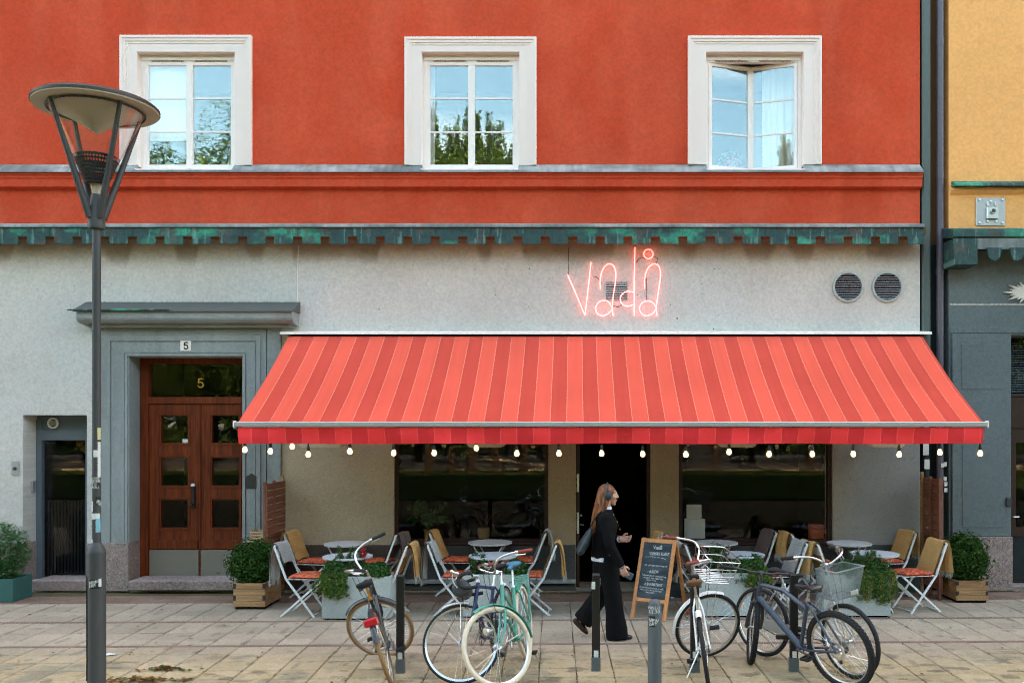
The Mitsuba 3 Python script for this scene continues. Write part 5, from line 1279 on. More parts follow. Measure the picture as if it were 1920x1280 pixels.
def bar_path(style):
    return {'city': [(0, 0, 0), (.03, .05, .015), (.06, .12, .065), (.03, .20, .105), (-.05, .255, .11), (-.12, .28, .10)],
            'swept': [(0, 0, 0), (.02, .06, .03), (.05, .14, .09), (.02, .215, .135), (-.08, .265, .14), (-.15, .29, .135)],
            'flat': [(0, 0, 0), (.0, .10, .0), (-.005, .15, .012), (-.02, .26, .018)],
            'upright': [(0, 0, 0), (.02, .04, .02), (.05, .10, .09), (.04, .17, .15), (-.04, .24, .165), (-.13, .29, .15)],
            'drop': [(0, 0, 0), (.0, .12, .0), (.012, .185, .0), (.06, .205, .0), (.105, .208, -.02), (.118, .21, -.065), (.09, .212, -.115), (.03, .214, -.135), (-.05, .216, -.138)]}[style]


def bicycle(label, pos, heading, lean, steer, frame_m, *, R=.345, tr_=.017, WB=1.05, frame='diamond', bars='city', tyre='m_black_rubber', fork_m=None, grip='m_black_rubber', saddle_m='m_black_rubber', fender_m=None, f_fender=(-20, 140), r_fender=(20, 200),
            rack=None, guard=None, rise=.10, saddle_z=.95, front_lamp=False, tail=False, stand=False, basket=None, knob=False, ftube=.016, crank=40, bag=False, extra=None, group='parked bicycles'):
    k = thing('bicycle', label, 'bicycle', group)
    MB = tr(pos[0], pos[1], 0) @ RZ(heading) @ RX(lean)
    BBp = np.array([.44, 0, .285]); sd = np.array([-.30, 0, .954]); st = BBp + sd * .50
    hb, ht = np.array([WB - .185, 0, .665]), np.array([WB - .25, 0, .855])
    ax_ = (ht - hb) / np.linalg.norm(ht - hb)
    S = tr(*hb) @ trimesh.transformations.rotation_matrix(math.radians(steer), ax_) @ tr(*(-hb))
    MF = MB @ S
    ra, fa = np.array([0, 0, R]), np.array([WB, 0, R])
    # frame
    fr = [tube([hb - ax_ * .02, ht + ax_ * .012], ftube * 1.15, 10), tube([BBp, st], ftube, 10), tube([BBp + (0, -.04, 0), BBp + (0, .04, 0)], .022, 12)]
    if frame == 'diamond':
        fr += [tube([st - sd * .03, ht - ax_ * .03], ftube, 10), tube([BBp, hb + ax_ * .02], ftube * 1.12, 10)]
    elif frame == 'mtb':
        fr += [tube([st - sd * .09, (st - sd * .02 + ht) / 2 + (.0, 0, .01), ht - ax_ * .03], ftube * 1.1, 10), tube([BBp, hb + ax_ * .03], ftube * 1.65, 12)]
    elif frame == 'step':
        mid = np.array([WB - .40, 0, .40])
        fr += [tube(crom([hb + ax_ * .01, (hb + mid) / 2 + (-.02, 0, -.035), mid, BBp + (.08, 0, .03), BBp], 4), ftube * 1.15, 10), tube(crom([ht - ax_ * .05, (WB - .40, 0, .57), (WB - .56, 0, .47), st - sd * .30], 4), ftube, 10)]
    elif frame == 'mixte':
        fr += [tube([BBp, hb + ax_ * .01], ftube * 1.1, 10), tube([ht - ax_ * .06, st - sd * .24], ftube, 10)]
    for s in (-1, 1):
        fr += [tube([BBp + (-.03, s * .022, 0), BBp + (-.12, s * .04, .005), ra + (0, s * .058, 0)], ftube * .62, 8), tube([st - sd * .02 + (0, s * .016, 0), ra * .25 + st * .75 + (-.02, s * .042, 0), ra + (0, s * .058, 0)], ftube * .55, 8), tube([ra + (0, s * .05, 0), ra + (0, s * .068, 0)], .016, 8)]
    fk = put(k, 'frame', P(cat(fr), frame_m, 50), MB)
    if extra == 'mtb':
        put(fk, 'red_accent', P(tube([BBp * .62 + hb * .38 + (0, -.0275, -.012), BBp * .45 + hb * .55 + (0, -.0275, -.012)], .006, 6), 'm_red_plastic'), MB)
    # fork
    crown = hb - ax_ * .03
    fl = []
    for s in (-1, 1):
        w = .052 if not knob else .066
        fl.append(tube(crom([crown + (0, s * w * .7, 0), (crown + fa) / 2 + (-.01, s * w, -.02), fa + (-.03, s * w, .05), fa + (0, s * w, 0)], 4), [.013] * 5 + [.011] * 4 + [.009] * 4 if not knob else .018, 8))
    fl.append(tube([crown + (0, -.05, 0), crown + (0, .05, 0)], .016 if not knob else .022, 8))
    fl.append(tube([crown, ht + ax_ * .03], .0145, 8))
    put(k, 'fork', P(cat(fl), fork_m or frame_m, 50), MF)
    # wheels
    wp = wheel_parts(R, tr_, 32, knob)
    for nm, a, M in (('wheel', ra, MB), ('wheel', fa, MF)):
        Mw = M @ tr(*a) @ RY(random.uniform(0, 30))
        w = put(k, nm, P(wp[1], 'm_alu', 40), Mw)
        put(w, 'tyre', P(wp[0], tyre, 60 if not knob else False), Mw)
        put(w, 'spokes', P(wp[2], 'm_chrome'), Mw, kind='stuff')
        put(w, 'hub', P(wp[3], 'm_alu', 40), Mw)
        put(w, 'reflector', P(xf(bx(-.03, .03, -.006, .006, -.011, .011, .004), RY(200) @ tr(R * .78, 0, 0) @ RY(90)), 'm_red_plastic' if extra == 'white' else 'm_cream'), Mw)
    # cockpit
    sc = ht + ax_ * rise + np.array([.06, 0, .01]) if bars != 'upright' else ht + ax_ * rise + np.array([.04, 0, .01])
    put(k, 'stem', P(cat([tube([ht + ax_ * .005, ht + ax_ * rise], .0125, 8), tube([ht + ax_ * (rise - .005), sc], .014, 8), tube([ht - (0, 0, 0) + ax_ * .008, ht + ax_ * .03], .02, 10), tube([sc + (0, -.025, 0), sc + (0, .025, 0)], .019, 10)]), 'm_alu' if bars != 'flat' else 'm_dark_metal', 40), MF)
    bp = np.array(bar_path(bars)); half = crom(bp, 5)
    full = np.vstack([(half * (1, -1, 1))[::-1][:-1], half]) + sc
    HB = put(k, 'handlebar', P(tube(full, .0112, 8), 'm_dark_metal' if bars in ('flat', 'drop') else 'm_chrome', 60), MF)
    for s in (-1, 1):
        if bars == 'drop':
            g = half[8:] * (1, s, 1) + sc; put(HB, 'bar_tape', P(tube(g, .0165, 8), 'm_black_rubber', 60), MF)
            put(HB, 'brake_lever', P(cat([tube(crom([sc + (.10, s * .208, .01), sc + (.15, s * .208, .035), sc + (.165, s * .208, .06)], 4), [.017, .017, .016, .015, .016, .017, .018, .016, .012], 8), tube(crom([sc + (.155, s * .208, .03), sc + (.165, s * .208, -.04), sc + (.135, s * .208, -.11)], 4), .006, 6)]), 'm_white_paint' if s < 0 else 'm_alu', 50), MF)
        else:
            e = half[-1] * (1, s, 1) + sc; d = (half[-1] - half[-3]) * (1, s, 1); d /= np.linalg.norm(d); L = .13
            put(HB, 'grip', P(tube([e - d * .01, e + d * (L * .5), e + d * L], [.0165, .0175, .0165], 10), grip, 50), MF)
            b0 = e - d * .02
            put(HB, 'brake_lever', P(cat([tube(crom([b0 + (.012, 0, -.012), b0 + (.045, 0, -.018) + d * .03, b0 + (.05, 0, -.022) + d * .12], 4), .006, 6), tube([b0 - d * .012, b0 + d * .012], .018, 8)]), 'm_alu' if bars != 'flat' else 'm_dark_metal', 50), MF)
    for s in (-1, 1):
        put(HB, 'cable', P(tube(crom([sc + (.02, s * .10, .03), sc + (.10, s * .05, .02), crown + (.09, s * .03, .06), crown + (.04, 0, .0)], 5), .0028, 5), 'm_black_rubber'), MF)
    # saddle
    sp = st + sd * ((saddle_z - .05 - st[2]) / sd[2])
    put(k, 'seat_post', P(cat([tube([st - sd * .03, sp], .0128, 8), tube([st - sd * .012, st + sd * .006], .021, 10)]), 'm_alu' if extra != 'brown' else 'm_gold', 40), MB)
    n = 20; T = np.linspace(0, 1, n); rings = []
    for t in T:
        w = .020 + .060 * smoothst(.45, .95, t) ** 1.0 * 1.0 - .02 * smoothst(.93, 1, t); h = .026 + .012 * smoothst(.5, 1, t)
        if t < .04: w *= .6; h *= .6
        if t > .97: w *= .8; h *= .6
        q = np.linspace(0, 2 * np.pi, 14, endpoint=False)
        zc = saddle_z - .012 + .012 * math.cos(t * math.pi * 1.0 + .3) * -1 * .6
        rings.append(np.stack([np.full(14, sp[0] + .15 - .27 * t), w * np.cos(q), zc + np.where(np.sin(q) > 0, h * .55 * np.sin(q), h * 1.1 * np.sin(q))], 1))
    SA = put(k, 'saddle', P(loft(rings), saddle_m, 70), MB)
    put(SA, 'rails', P(cat([tube([(sp[0] + .11, s * .015, saddle_z - .035), (sp[0] + .02, s * .022, saddle_z - .052), (sp[0] - .06, s * .025, saddle_z - .05), (sp[0] - .10, s * .035, saddle_z - .03)], .004, 6) for s in (-1, 1)] + ([xf(lathe([(.016, -.03), (.019, -.02), (.016, -.01), (.019, .0)], 8), tr(sp[0] - .09, s * .045, saddle_z - .03)) for s in (-1, 1)])), 'm_dark_metal'), MB)
    # drive train
    cr = lathe([(.078, -.002), (.084, -.002), (.084, .002), (.078, .002), (.078, -.002)], 32, 'y')
    arms = [tube([(0, 0, 0), (.08 * math.cos(a), 0, .08 * math.sin(a))], .006, 5) for a in np.arange(5) * 1.2566]
    ca = math.radians(crank); c0 = BBp + np.array([0, -.048, 0])
    CRK = put(k, 'crank_set', P(cat([xf(cat([cr] + arms), tr(*c0))] + [tube([BBp + (0, s * .062, 0), BBp + (s * -.165 * math.cos(ca), s * .072, s * -.165 * math.sin(ca))], .0095, 8) for s in (-1, 1)]), 'm_alu' if extra not in ('mtb', 'navy') else 'm_dark_metal', 40), MB)
    for s in (-1, 1):
        pc = BBp + np.array([s * -.165 * math.cos(ca), s * .125, s * -.165 * math.sin(ca)])
        put(CRK, 'pedal', P(cat([bx(pc[0] - .048, pc[0] + .048, pc[1] - .045, pc[1] - .033, pc[2] - .013, pc[2] + .013, .004), bx(pc[0] - .048, pc[0] + .048, pc[1] + .033, pc[1] + .045, pc[2] - .013, pc[2] + .013, .004), bx(pc[0] - .012, pc[0] + .012, pc[1] - .034, pc[1] + .034, pc[2] - .01, pc[2] + .01, .003), bx(pc[0] - .048, pc[0] - .038, pc[1] - .034, pc[1] + .034, pc[2] - .01, pc[2] + .01), bx(pc[0] + .038, pc[0] + .048, pc[1] - .034, pc[1] + .034, pc[2] - .01, pc[2] + .01)]), 'm_black_rubber'), MB)
    ch = [c0 + (0, 0, .083), ra + (0, -.048, .032)], [c0 + (0, 0, -.083), ra + (0, -.048, -.032)]
    put(k, 'chain', P(cat([tube(c, .0045, 5) for c in ch] + [xf(lathe([(.018, -.006), (.036, -.006), (.036, .006), (.018, .006), (.018, -.006)], 18, 'y'), tr(0, -.046, R))]), 'm_dark_metal'), MB)
    if extra in ('mtb', 'navy'):
        put(k, 'derailleur', P(cat([tube([ra + (.01, -.07, -.02), ra + (.03, -.075, -.08), ra + (.055, -.06, -.15)], [.012, .009, .006], 6), xf(lathe([(.008, -.004), (.022, -.004), (.022, .004), (.008, .004)], 12, 'y'), tr(.05, -.055, R - .14)), xf(lathe([(.02, -.012), (.052, -.012), (.046, .0), (.036, .010), (.02, .014)], 20, 'y'), tr(0, -.045, R))]), 'm_dark_metal'), MB)
    if extra == 'mtb':
        put(k, 'brake_disc', P(xf(lathe([(.055, -.001), (.08, -.001), (.08, .001), (.055, .001), (.055, -.001)], 30, 'y'), tr(0, .04, R)), 'm_chrome'), MB)
    if guard:
        put(k, 'chain_guard', P(cat([ext(Polygon([(c0[0] + .09, c0[2] + .0), (c0[0] + .06, c0[2] + .085), (c0[0] - .02, c0[2] + .105), (ra[0] + .03, R + .055), (ra[0] - .04, R + .03), (ra[0] - .03, R - .03), (c0[0] - .05, c0[2] - .02)]), -.062, -.056)]), guard), MB)
    if fender_m:
        w = max(.026, tr_ + .008)
        for a, rng_, M, nm in ((ra, r_fender, MB, 'fender'), (fa, f_fender, MF, 'fender')):
            FD = put(k, nm, P(xf(arc_strip(R + .018, rng_[0], rng_[1], w), tr(*a)), fender_m, 60), M)
            e = math.radians(rng_[1] - 12)
            put(FD, 'stay', P(cat([tube([a + (0, s * .05, 0), a + np.array([(R + .015) * math.cos(e), s * .02, (R + .015) * math.sin(e)])], .0026, 5) for s in (-1, 1)]), 'm_chrome'), M)
    if rack:
        zr = R * 2 + .06
        rk = [tube(crom([(.16, s * .06, zr), (-.02, s * .062, zr), (-.22, s * .06, zr), (-.235, 0, zr)], 4), .0062, 6) for s in (-1, 1)] + [tube([(x, -.06, zr), (x, .06, zr)], .005, 6) for x in (.12, .02, -.10)] + [tube([(-.10, s * .062, zr), (-.02, s * .07, R)], .006, 6) for s in (-1, 1)] + [tube([(-.2, s * .06, zr), (-.02, s * .07, R)], .006, 6) for s in (-1, 1)] + [tube([(.16, 0, zr), st - sd * .08], .006, 6)]
        put(k, 'rack', P(cat(rk), rack, 50), MB)
    if front_lamp:
        lp_ = fa + np.array([-.01, -.085, .155])
        L_ = put(k, 'front_lamp', P(xf(lathe([(.0001, -.06), (.02, -.055), (.036, -.01), (.042, .018), (.042, .03), (.038, .032)], 20, 'x'), tr(*lp_)), 'm_alu', 40), MF)
        put(L_, 'lens', P(xf(lathe([(.038, .028), (.02, .036), (.0001, .038)], 18, 'x'), tr(*lp_)), 'm_cream', 40), MF)
    if tail:
        p = ra + np.array([(R + .04) * math.cos(math.radians(tail)), 0, (R + .04) * math.sin(math.radians(tail))])
        put(k, 'tail_light', P(bx(p[0] - .03, p[0] + .005, -.062, .062, p[2] - .035, p[2] + .035, .012), 'm_red_plastic'), MB)
    if stand:
        put(k, 'kick_stand', P(tube([BBp + (-.05, .03, -.02), BBp + (-.12, .20 * (1 if stand > 0 else -1), -.285)], .008, 6), 'm_alu'), MB)
    if bag:
        put(k, 'handlebar_bag', P(xf(loft([[(.085 * r_ * math.cos(q), yy, .085 * r_ * math.sin(q)) for q in np.linspace(0, 2 * np.pi, 20, endpoint=False)] for yy, r_ in ((-.14, .55), (-.135, .85), (-.12, .98), (0, 1.0), (.12, .98), (.135, .85), (.14, .55))]), tr(sc[0] + .115, 0, sc[2] - .10)), 'm_dark_metal', 50), MF)
    if basket:
        bz = sc[2] - .02; bx0 = sc[0] + .04
        if basket == 'wire':
            def ringp(z, xa, xb, w): return np.array([(xa, -w, z), (xb, -w, z), (xb + .015, -w * .8, z), (xb + .02, 0, z), (xb + .015, w * .8, z), (xb, w, z), (xa, w, z)])
            zs = [(.12, .30, .20), (.04, .285, .19), (-.035, .27, .18), (-.11, .25, .165)]
            ms = []
            for i, (z, xb, w) in enumerate(zs): ms.append(tube(ringp(bz + z, bx0, bx0 + xb, w), .0038 if i else .0055, 6, True))
            t_, b_ = ringp(bz + .12, bx0, bx0 + .30, .20), ringp(bz - .11, bx0, bx0 + .25, .165)
            for j in range(7):
                for q in (0, .5):
                    a_, c_ = t_[j] * (1 - q) + t_[(j + 1) % 7] * q, b_[j] * (1 - q) + b_[(j + 1) % 7] * q
                    ms.append(tube([a_, c_], .0026, 5))
            for j in range(8):
                y = -.15 + .30 * j / 7; ms.append(tube([(bx0, y, bz - .11), (bx0 + .25, y, bz - .11)], .0026, 5))
            BK = put(k, 'basket', P(cat(ms), 'm_chrome', 60), MF)
        else:
            ms = []
            def corner(z, e): return [np.array(p) for p in ((bx0, -.15 - .03 * e, z), (bx0 + .20 + .06 * e, -.15 - .03 * e, z), (bx0 + .20 + .06 * e, .15 + .03 * e, z), (bx0, .15 + .03 * e, z))]
            zt_, zb_ = bz + .02, bz - .25
            T_, B_ = corner(zt_, 1), corner(zb_, 0)
            ms += [tube(np.array(T_), .0065, 6, True), tube(np.array(B_), .005, 6, True)]
            for j in range(4):
                a, b, c, d = T_[j], T_[(j + 1) % 4], B_[(j + 1) % 4], B_[j]
                L = np.linalg.norm(b - a); N_ = int(L / .019)
                sk = .27 / L
                for i in range(-int(N_ * sk) - 1, N_ + int(N_ * sk) + 2):
                    for sg in (1, -1):
                        s0, s1 = i / N_, i / N_ + sg * sk
                        lo, hi = 0.0, 1.0
                        ds = s1 - s0
                        l0, l1 = sorted(((0 - s0) / ds, (1 - s0) / ds)); lo, hi = max(lo, l0), min(hi, l1)
                        if hi - lo < .02: continue
                        pt = lambda t: (a * (1 - (s0 + ds * t)) + b * (s0 + ds * t)) * (1 - t) + (d * (1 - (s0 + ds * t)) + c * (s0 + ds * t)) * t
                        ms.append(tube([pt(lo), pt(hi)], .0014, 3, caps=False))
            for i in range(12):
                x = bx0 + .2 * i / 11; ms.append(tube([(x, -.15, zb_), (x, .15, zb_)], .0018, 3, caps=False))
            BK = put(k, 'basket', P(cat(ms), 'm_zinc'), MF, label='silver wire mesh basket')
            put(BK, 'badge', P(bx(bx0 + .222, bx0 + .228, .02, .12, zb_ + .02, zb_ + .06, .003), 'm_grey_metal'), MF)
        put(BK, 'support', P(cat([tube([fa + (0, s * .055, 0), (bx0 + .16, s * .10, bz - (.11 if basket == 'wire' else .25))], .0035, 6) for s in (-1, 1)]), 'm_chrome'), MF)
    return k, MB, MF


def smoothst(a, b, x):
    t = min(1, max(0, (x - a) / (b - a))); return t * t * (3 - 2 * t)

bicycle('dark green city bicycle with tan tyres and a red rear light, seen from behind', (-1.62, 8.08), 100.0, -17, 70, 'm_bike_black', WB=1.04, frame='diamond', bars='upright', tyre='m_tan_tyre', tr_=.019, fender_m='m_bike_black', f_fender=(55, 165), r_fender=(60, 158), tail=128, rise=.10, saddle_z=.93, extra='brown', crank=200, stand=0)
bicycle('navy blue drop bar bicycle with a large thin front wheel turned sideways', (-.76, 9.12), -103.5, -2, -78, 'm_navy', R=.352, WB=1.0, tr_=.015, bars='drop', fork_m='m_navy', fender_m='m_white_steel', f_fender=(72, 112), r_fender=(80, 100), rise=.07, saddle_z=.94, extra='navy', bag=True, crank=80)
bicycle('mint green city bicycle with cream front tyre and blue saddle', (-.48, 9.06), -97.0, 7, -46, 'm_mint', R=.36, WB=1.03, tr_=.021, frame='mixte', bars='city', tyre='m_cream_tyre', fender_m='m_mint', f_fender=(70, 186), r_fender=(60, 175), rack='m_mint', grip='m_grip_red', saddle_m='m_saddle_blue', rise=.13, saddle_z=.97, front_lamp=True, stand=1, crank=70)
bicycle('white step-through bicycle with brown saddle and chrome wire basket', (1.17, 7.98), 83.5, -8, -72, 'm_bike_white', WB=1.06, tr_=.019, frame='step', bars='swept', grip='m_grip_red', saddle_m='m_brown_leather', fender_m='m_bike_white', f_fender=(75, 195), r_fender=(100, 118), rise=.14, saddle_z=.92, basket='wire', stand=1, extra='white', crank=110)
bicycle('blue grey mountain bicycle with knobbly tyres and flat black handlebar', (2.37, 8.0), 126.5, -11, -46, 'm_bike_blue', R=.35, WB=1.08, tr_=.027, frame='mtb', bars='flat', fork_m='m_dark_metal', knob=True, rise=.07, saddle_z=.90, ftube=.019, extra='mtb', saddle_m='m_bike_black', crank=10)
bicycle('white city bicycle with a silver mesh basket behind the mountain bicycle', (1.88, 9.12), -51.5, 3, -8, 'm_bike_silver', WB=1.04, tr_=.021, frame='step', bars='city', rise=.16, saddle_z=.90, basket='mesh', guard='m_bike_silver', saddle_m='m_black_rubber', extra='city', fender_m=None, ftube=.018)

# ------------------------------------------------------------------ the walking woman
PX, PY = .325, 9.9
MP = tr(PX, PY, 0) @ np.diag([.98, .98, .98, 1])
WO = thing('person', 'woman with long auburn hair and headphones in black jacket and wide black trousers walking right', 'person')
Mf = m3.Manifold


def ms(p, r, n=16): return Mf.sphere(r, n).translate(tuple(float(x) for x in p))
def ell(p, s, n=24): return Mf.sphere(1.0, n).scale(tuple(float(x) for x in s)).translate(tuple(float(x) for x in p))
def bone(a, b, ra, rb, n=16): return Mf.batch_hull([ms(a, ra, n), ms(b, rb, n)])
def chain(pts, rs, n=14): return [bone(pts[i], pts[i + 1], rs[i], rs[i + 1], n) for i in range(len(pts) - 1)]
def uni(l): return Mf.batch_boolean(l, m3.OpType.Add)
def fin(m, res, it=8, ns=0.0, fr=20.0, seed=0, lam=.5):
    m = m.refine_to_length(res); q = m.to_mesh(); t = trimesh.Trimesh(np.array(q.vert_properties[:, :3]), np.array(q.tri_verts), process=True)
    if it: trimesh.smoothing.filter_taubin(t, lamb=lam, nu=lam + .03, iterations=it)
    if ns:
        d = (meshkit.fbm(t.vertices * np.array([fr, fr, fr * .55]), 3, seed) - .5) * 2 * ns
        t.vertices = t.vertices + t.vertex_normals * d[:, None]
    return t


def hand(wrist, fwd, palm_n, side, curl):
    """palm and five fingers; fwd from wrist to knuckles, palm_n out of the palm, side towards the thumb"""
    f, n, s = (np.asarray(v, float) / np.linalg.norm(v) for v in (fwd, palm_n, side))
    w = np.asarray(wrist, float); out = []
    kn = [w + f * .085 + s * o for o in (.027, .009, -.009, -.026)]
    out.append(Mf.batch_hull([ms(w + s * .014, .019), ms(w - s * .014, .018)] + [ms(k_, .0125) for k_ in kn]))
    for k_, L, c in zip(kn, (.070, .078, .072, .056), (.9, 1.0, 1.05, 1.1)):
        p, a, rr = k_, curl * c * .45, .0098
        pts, rs = [p], [.0105]
        for q, l in enumerate((.45, .32, .23)):
            p = p + (f * math.cos(a) + n * math.sin(a)) * L * l; pts.append(p); rs.append(.0095 - .0009 * q); a += curl * c * .62
        out += chain(pts, rs, 10)
    t0 = w + f * .028 + s * .030; t1 = t0 + (f * .55 + s * .65 + n * .35) * .036; t2 = t1 + (f * .9 + s * .1 + n * .45) * .03
    out += chain([w + f * .01 + s * .016, t0, t1, t2], [.016, .0135, .011, .009], 10)
    return out


neck, hc = np.array([.004, 0, 1.415]), np.array([.032, 0, 1.588])
shR, shL = np.array([-.012, -.172, 1.345]), np.array([-.005, .172, 1.345])
elR, wrR = np.array([.035, -.235, 1.065]), np.array([.160, -.235, .835])
elL, wrL = np.array([.045, .225, 1.085]), np.array([.165, .085, 1.085])
hipS, knS, anS = np.array([.0, -.085, .885]), np.array([.075, -.09, .48]), np.array([.115, -.09, .085])
hipT, knT, anT = np.array([-.03, .085, .885]), np.array([-.035, .09, .47]), np.array([-.275, .09, .175])
B = [ell((-.01, 0, 1.22), (.105, .155, .20)), ell((-.03, 0, .98), (.105, .15, .15)), bone((-.02, 0, 1.0), (-.01, 0, 1.25), .09, .10)]
B += [bone(neck - (.02, 0, .06), hc - (.02, 0, .06), .056, .052), bone(shR, (0, 0, 1.36), .05, .06), bone(shL, (0, 0, 1.36), .05, .06)]
B += chain([shR, elR, wrR], [.048, .037, .026]) + chain([shL, elL, wrL], [.048, .037, .026])
B += chain([hipS, knS, anS], [.085, .055, .038]) + chain([hipT, knT, anT], [.085, .055, .038])
# head: skull, jaw, nose, lips, brow, chin, ears
B += [ell(hc + (-.012, 0, .022), (.093, .074, .088)), Mf.batch_hull([ell(hc + (.028, 0, -.005), (.058, .058, .07)), ell(hc + (.055, 0, -.093), (.024, .026, .022))]), ell(hc + (.06, 0, -.098), (.021, .021, .018)),
      Mf.batch_hull([ms(hc + (.083, 0, .022), .009), ms(hc + (.104, 0, -.022), .010), ms(hc + (.086, .013, -.028), .007), ms(hc + (.086, -.013, -.028), .007)]), ell(hc + (.084, 0, -.053), (.013, .023, .0065)), ell(hc + (.081, 0, -.066), (.012, .02, .0065)),
      ell(hc + (.072, -.03, .038), (.014, .025, .007)), ell(hc + (.072, .03, .038), (.014, .025, .007)), ell(hc + (.055, -.036, -.02), (.03, .024, .03)), ell(hc + (.055, .036, -.02), (.03, .024, .03)), ell(hc + (-.004, -.077, -.005), (.016, .008, .03)), ell(hc + (-.004, .077, -.005), (.016, .008, .03))]
B += hand(wrR, (.40, 0.02, -.92), (.2, .9, .1), (.85, -.1, .45), .9)
B += hand(wrL, (.92, -.30, .06), (-.1, -.9, .3), (.15, .2, .95), 1.1)
put(WO, 'body', P(fin(uni(B), .0085, 6), 'm_skin', 70), MP)
for s in (-1, 1): put(WO, 'eye', P(sph(hc + (.079, s * .029, .018), .0095, 2), 'm_shirt', True), MP)
for s in (-1, 1): put(WO, 'iris', P(sph(hc + (.0855, s * .029, .018), .0045, 1), 'm_black_paint', True), MP)


def ringz(c, rx, ry, n=28, p=2.0):
    q = np.linspace(0, 2 * np.pi, n, endpoint=False)
    return [np.array(c) + (rx * np.sign(math.cos(t)) * abs(math.cos(t)) ** (2 / p), ry * np.sign(math.sin(t)) * abs(math.sin(t)) ** (2 / p), 0) for t in q]
def ringp(c, d, rx, ry, n=24):
    """ring at c across direction d; ry along the y axis"""
    d = np.asarray(d, float) / np.linalg.norm(d); yv = np.array([0, 1.0, 0]); a = np.cross(yv, d); a /= np.linalg.norm(a); q = np.linspace(0, 2 * np.pi, n, endpoint=False)
    return [np.array(c) + a * rx * math.cos(t) + yv * ry * math.sin(t) for t in q]
def mani(t):
    if t.volume < 0: t.invert()
    return Mf(m3.Mesh(np.array(t.vertices, np.float32), np.array(t.faces, np.uint32)))
# trousers
S_ = [((.0, -.075, .93), (.06, 0, -1), .118, .098), ((.015, -.08, .80), (.12, 0, -1), .118, .10), ((.06, -.085, .58), (.18, 0, -1), .098, .09), ((.09, -.09, .36), (.16, 0, -1), .100, .088), ((.112, -.09, .16), (.12, 0, -1), .116, .096), ((.125, -.09, .012), (.1, 0, -1), .124, .102)]
T_ = [((-.02, .075, .93), (-.02, 0, -1), .118, .098), ((-.03, .08, .78), (-.06, 0, -1), .115, .10), ((-.04, .088, .58), (-.14, 0, -1), .098, .09), ((-.085, .09, .42), (-.45, 0, -.9), .100, .088), ((-.18, .09, .275), (-.62, 0, -.78), .108, .094), ((-.262, .09, .165), (-.62, 0, -.78), .118, .10)]
legs = [mani(loft([ringp(*a) for a in L_])) for L_ in (S_, T_)]
waist = mani(loft([ringz((-.02, 0, .80), .10, .15), ringz((-.025, 0, .90), .118, .168), ringz((-.03, 0, .97), .11, .155)]))
put(WO, 'trousers', P(fin(uni(legs + [waist]), .016, 5, .010, 14, 3), 'm_cloth_black', 60), MP)
# jacket
tor = mani(loft([ringz((-.045, 0, .905), .118, .176), ringz((-.040, 0, 1.0), .116, .172), ringz((-.02, 0, 1.12), .126, .178), ringz((.0, 0, 1.23), .136, .188), ringz((-.008, 0, 1.32), .126, .20), ringz((-.010, 0, 1.378), .104, .165), ringz((-.006, 0, 1.43), .078, .088)]))
slv = chain([shR + (0, .005, -.01), elR, wrR + (-.01, 0, .015)], [.076, .060, .046]) + chain([shL + (0, -.005, -.01), elL, wrL + (-.03, .035, 0)], [.068, .057, .046])
put(WO, 'jacket', P(fin(uni([tor] + slv), .014, 5, .011, 20, 4), 'm_cloth_black', 60), MP)
put(WO, 'shirt', P(loft([ringz((-.045, 0, .868), .117, .172), ringz((-.045, 0, .912), .113, .17)]), 'm_shirt', 50), MP, label='white shirt hem showing below the jacket')
put(WO, 'collar', P(loft([ringz((.0, 0, 1.40), .066, .070), ringz((.002, 0, 1.44), .066, .068), ringz((-.002, 0, 1.462), .064, .065)]), 'm_shirt', 50), MP)
put(WO, 'cuff', P(tube([wrR + (-.012, 0, .022), wrR + (.006, 0, -.012)], [.036, .037], 14), 'm_shirt', 50), MP)
put(WO, 'cuff', P(tube([wrL + (-.025, .03, 0), wrL + (-.005, .008, 0)], [.036, .037], 14), 'm_shirt', 50), MP)
# shoes
def shoe(a, toe, up):
    a, toe, up = (np.asarray(v, float) for v in (a, toe, up)); d = toe - a; L = np.linalg.norm(d); d /= L; s = np.cross(up, d)
    return fin(Mf.batch_hull([ms(a - d * .045 + up * .0, .032), ms(a + up * .025, .036), ms(a + d * L * .55 + s * .015, .031), ms(a + d * L * .55 - s * .02, .029), ms(a + d * L * .92, .022)]), .012, 5)
put(WO, 'shoe', P(shoe((.105, -.09, .034), (.285, -.085, .026), (0, 0, 1)), 'm_black_paint', 60), MP)
put(WO, 'shoe', P(shoe((-.305, .09, .135), (-.205, .09, .030), (.72, 0, .69)), 'm_frame_brown', 60), MP)
# hair
hr = [ell(hc + (-.024, 0, .036), (.098, .089, .090)), Mf.batch_hull([ell(hc + (-.055, 0, .02), (.07, .088, .08)), ell((-.075, 0, 1.43), (.060, .088, .06))]), Mf.batch_hull([ell((-.075, 0, 1.43), (.060, .088, .06)), ell((-.105, -.02, 1.29), (.050, .085, .05))]), Mf.batch_hull([ell((-.105, -.02, 1.29), (.050, .085, .05)), ell((-.135, -.03, 1.19), (.026, .055, .03))]),
      Mf.batch_hull([ell(hc + (-.02, -.078, -.01), (.035, .018, .06)), ell((-.04, -.085, 1.42), (.035, .02, .05)), ell((-.09, -.09, 1.27), (.03, .02, .05))])]
face_cut = ell(hc + (.085, 0, -.035), (.080, .066, .096))
hairm = fin(uni(hr) - face_cut, .009, 4, 0)
v = hairm.vertices; a_ = np.arctan2(v[:, 1], v[:, 0] + .06)
hairm.vertices = v + hairm.vertex_normals * ((meshkit.fbm(np.stack([a_ * 9 + v[:, 0] * 25, v[:, 1] * 30, v[:, 2] * 5], 1), 3, 2) - .5) * .016)[:, None]
HA = put(WO, 'hair', P(hairm, 'm_hair', 80), MP, label='long loose auburn hair')
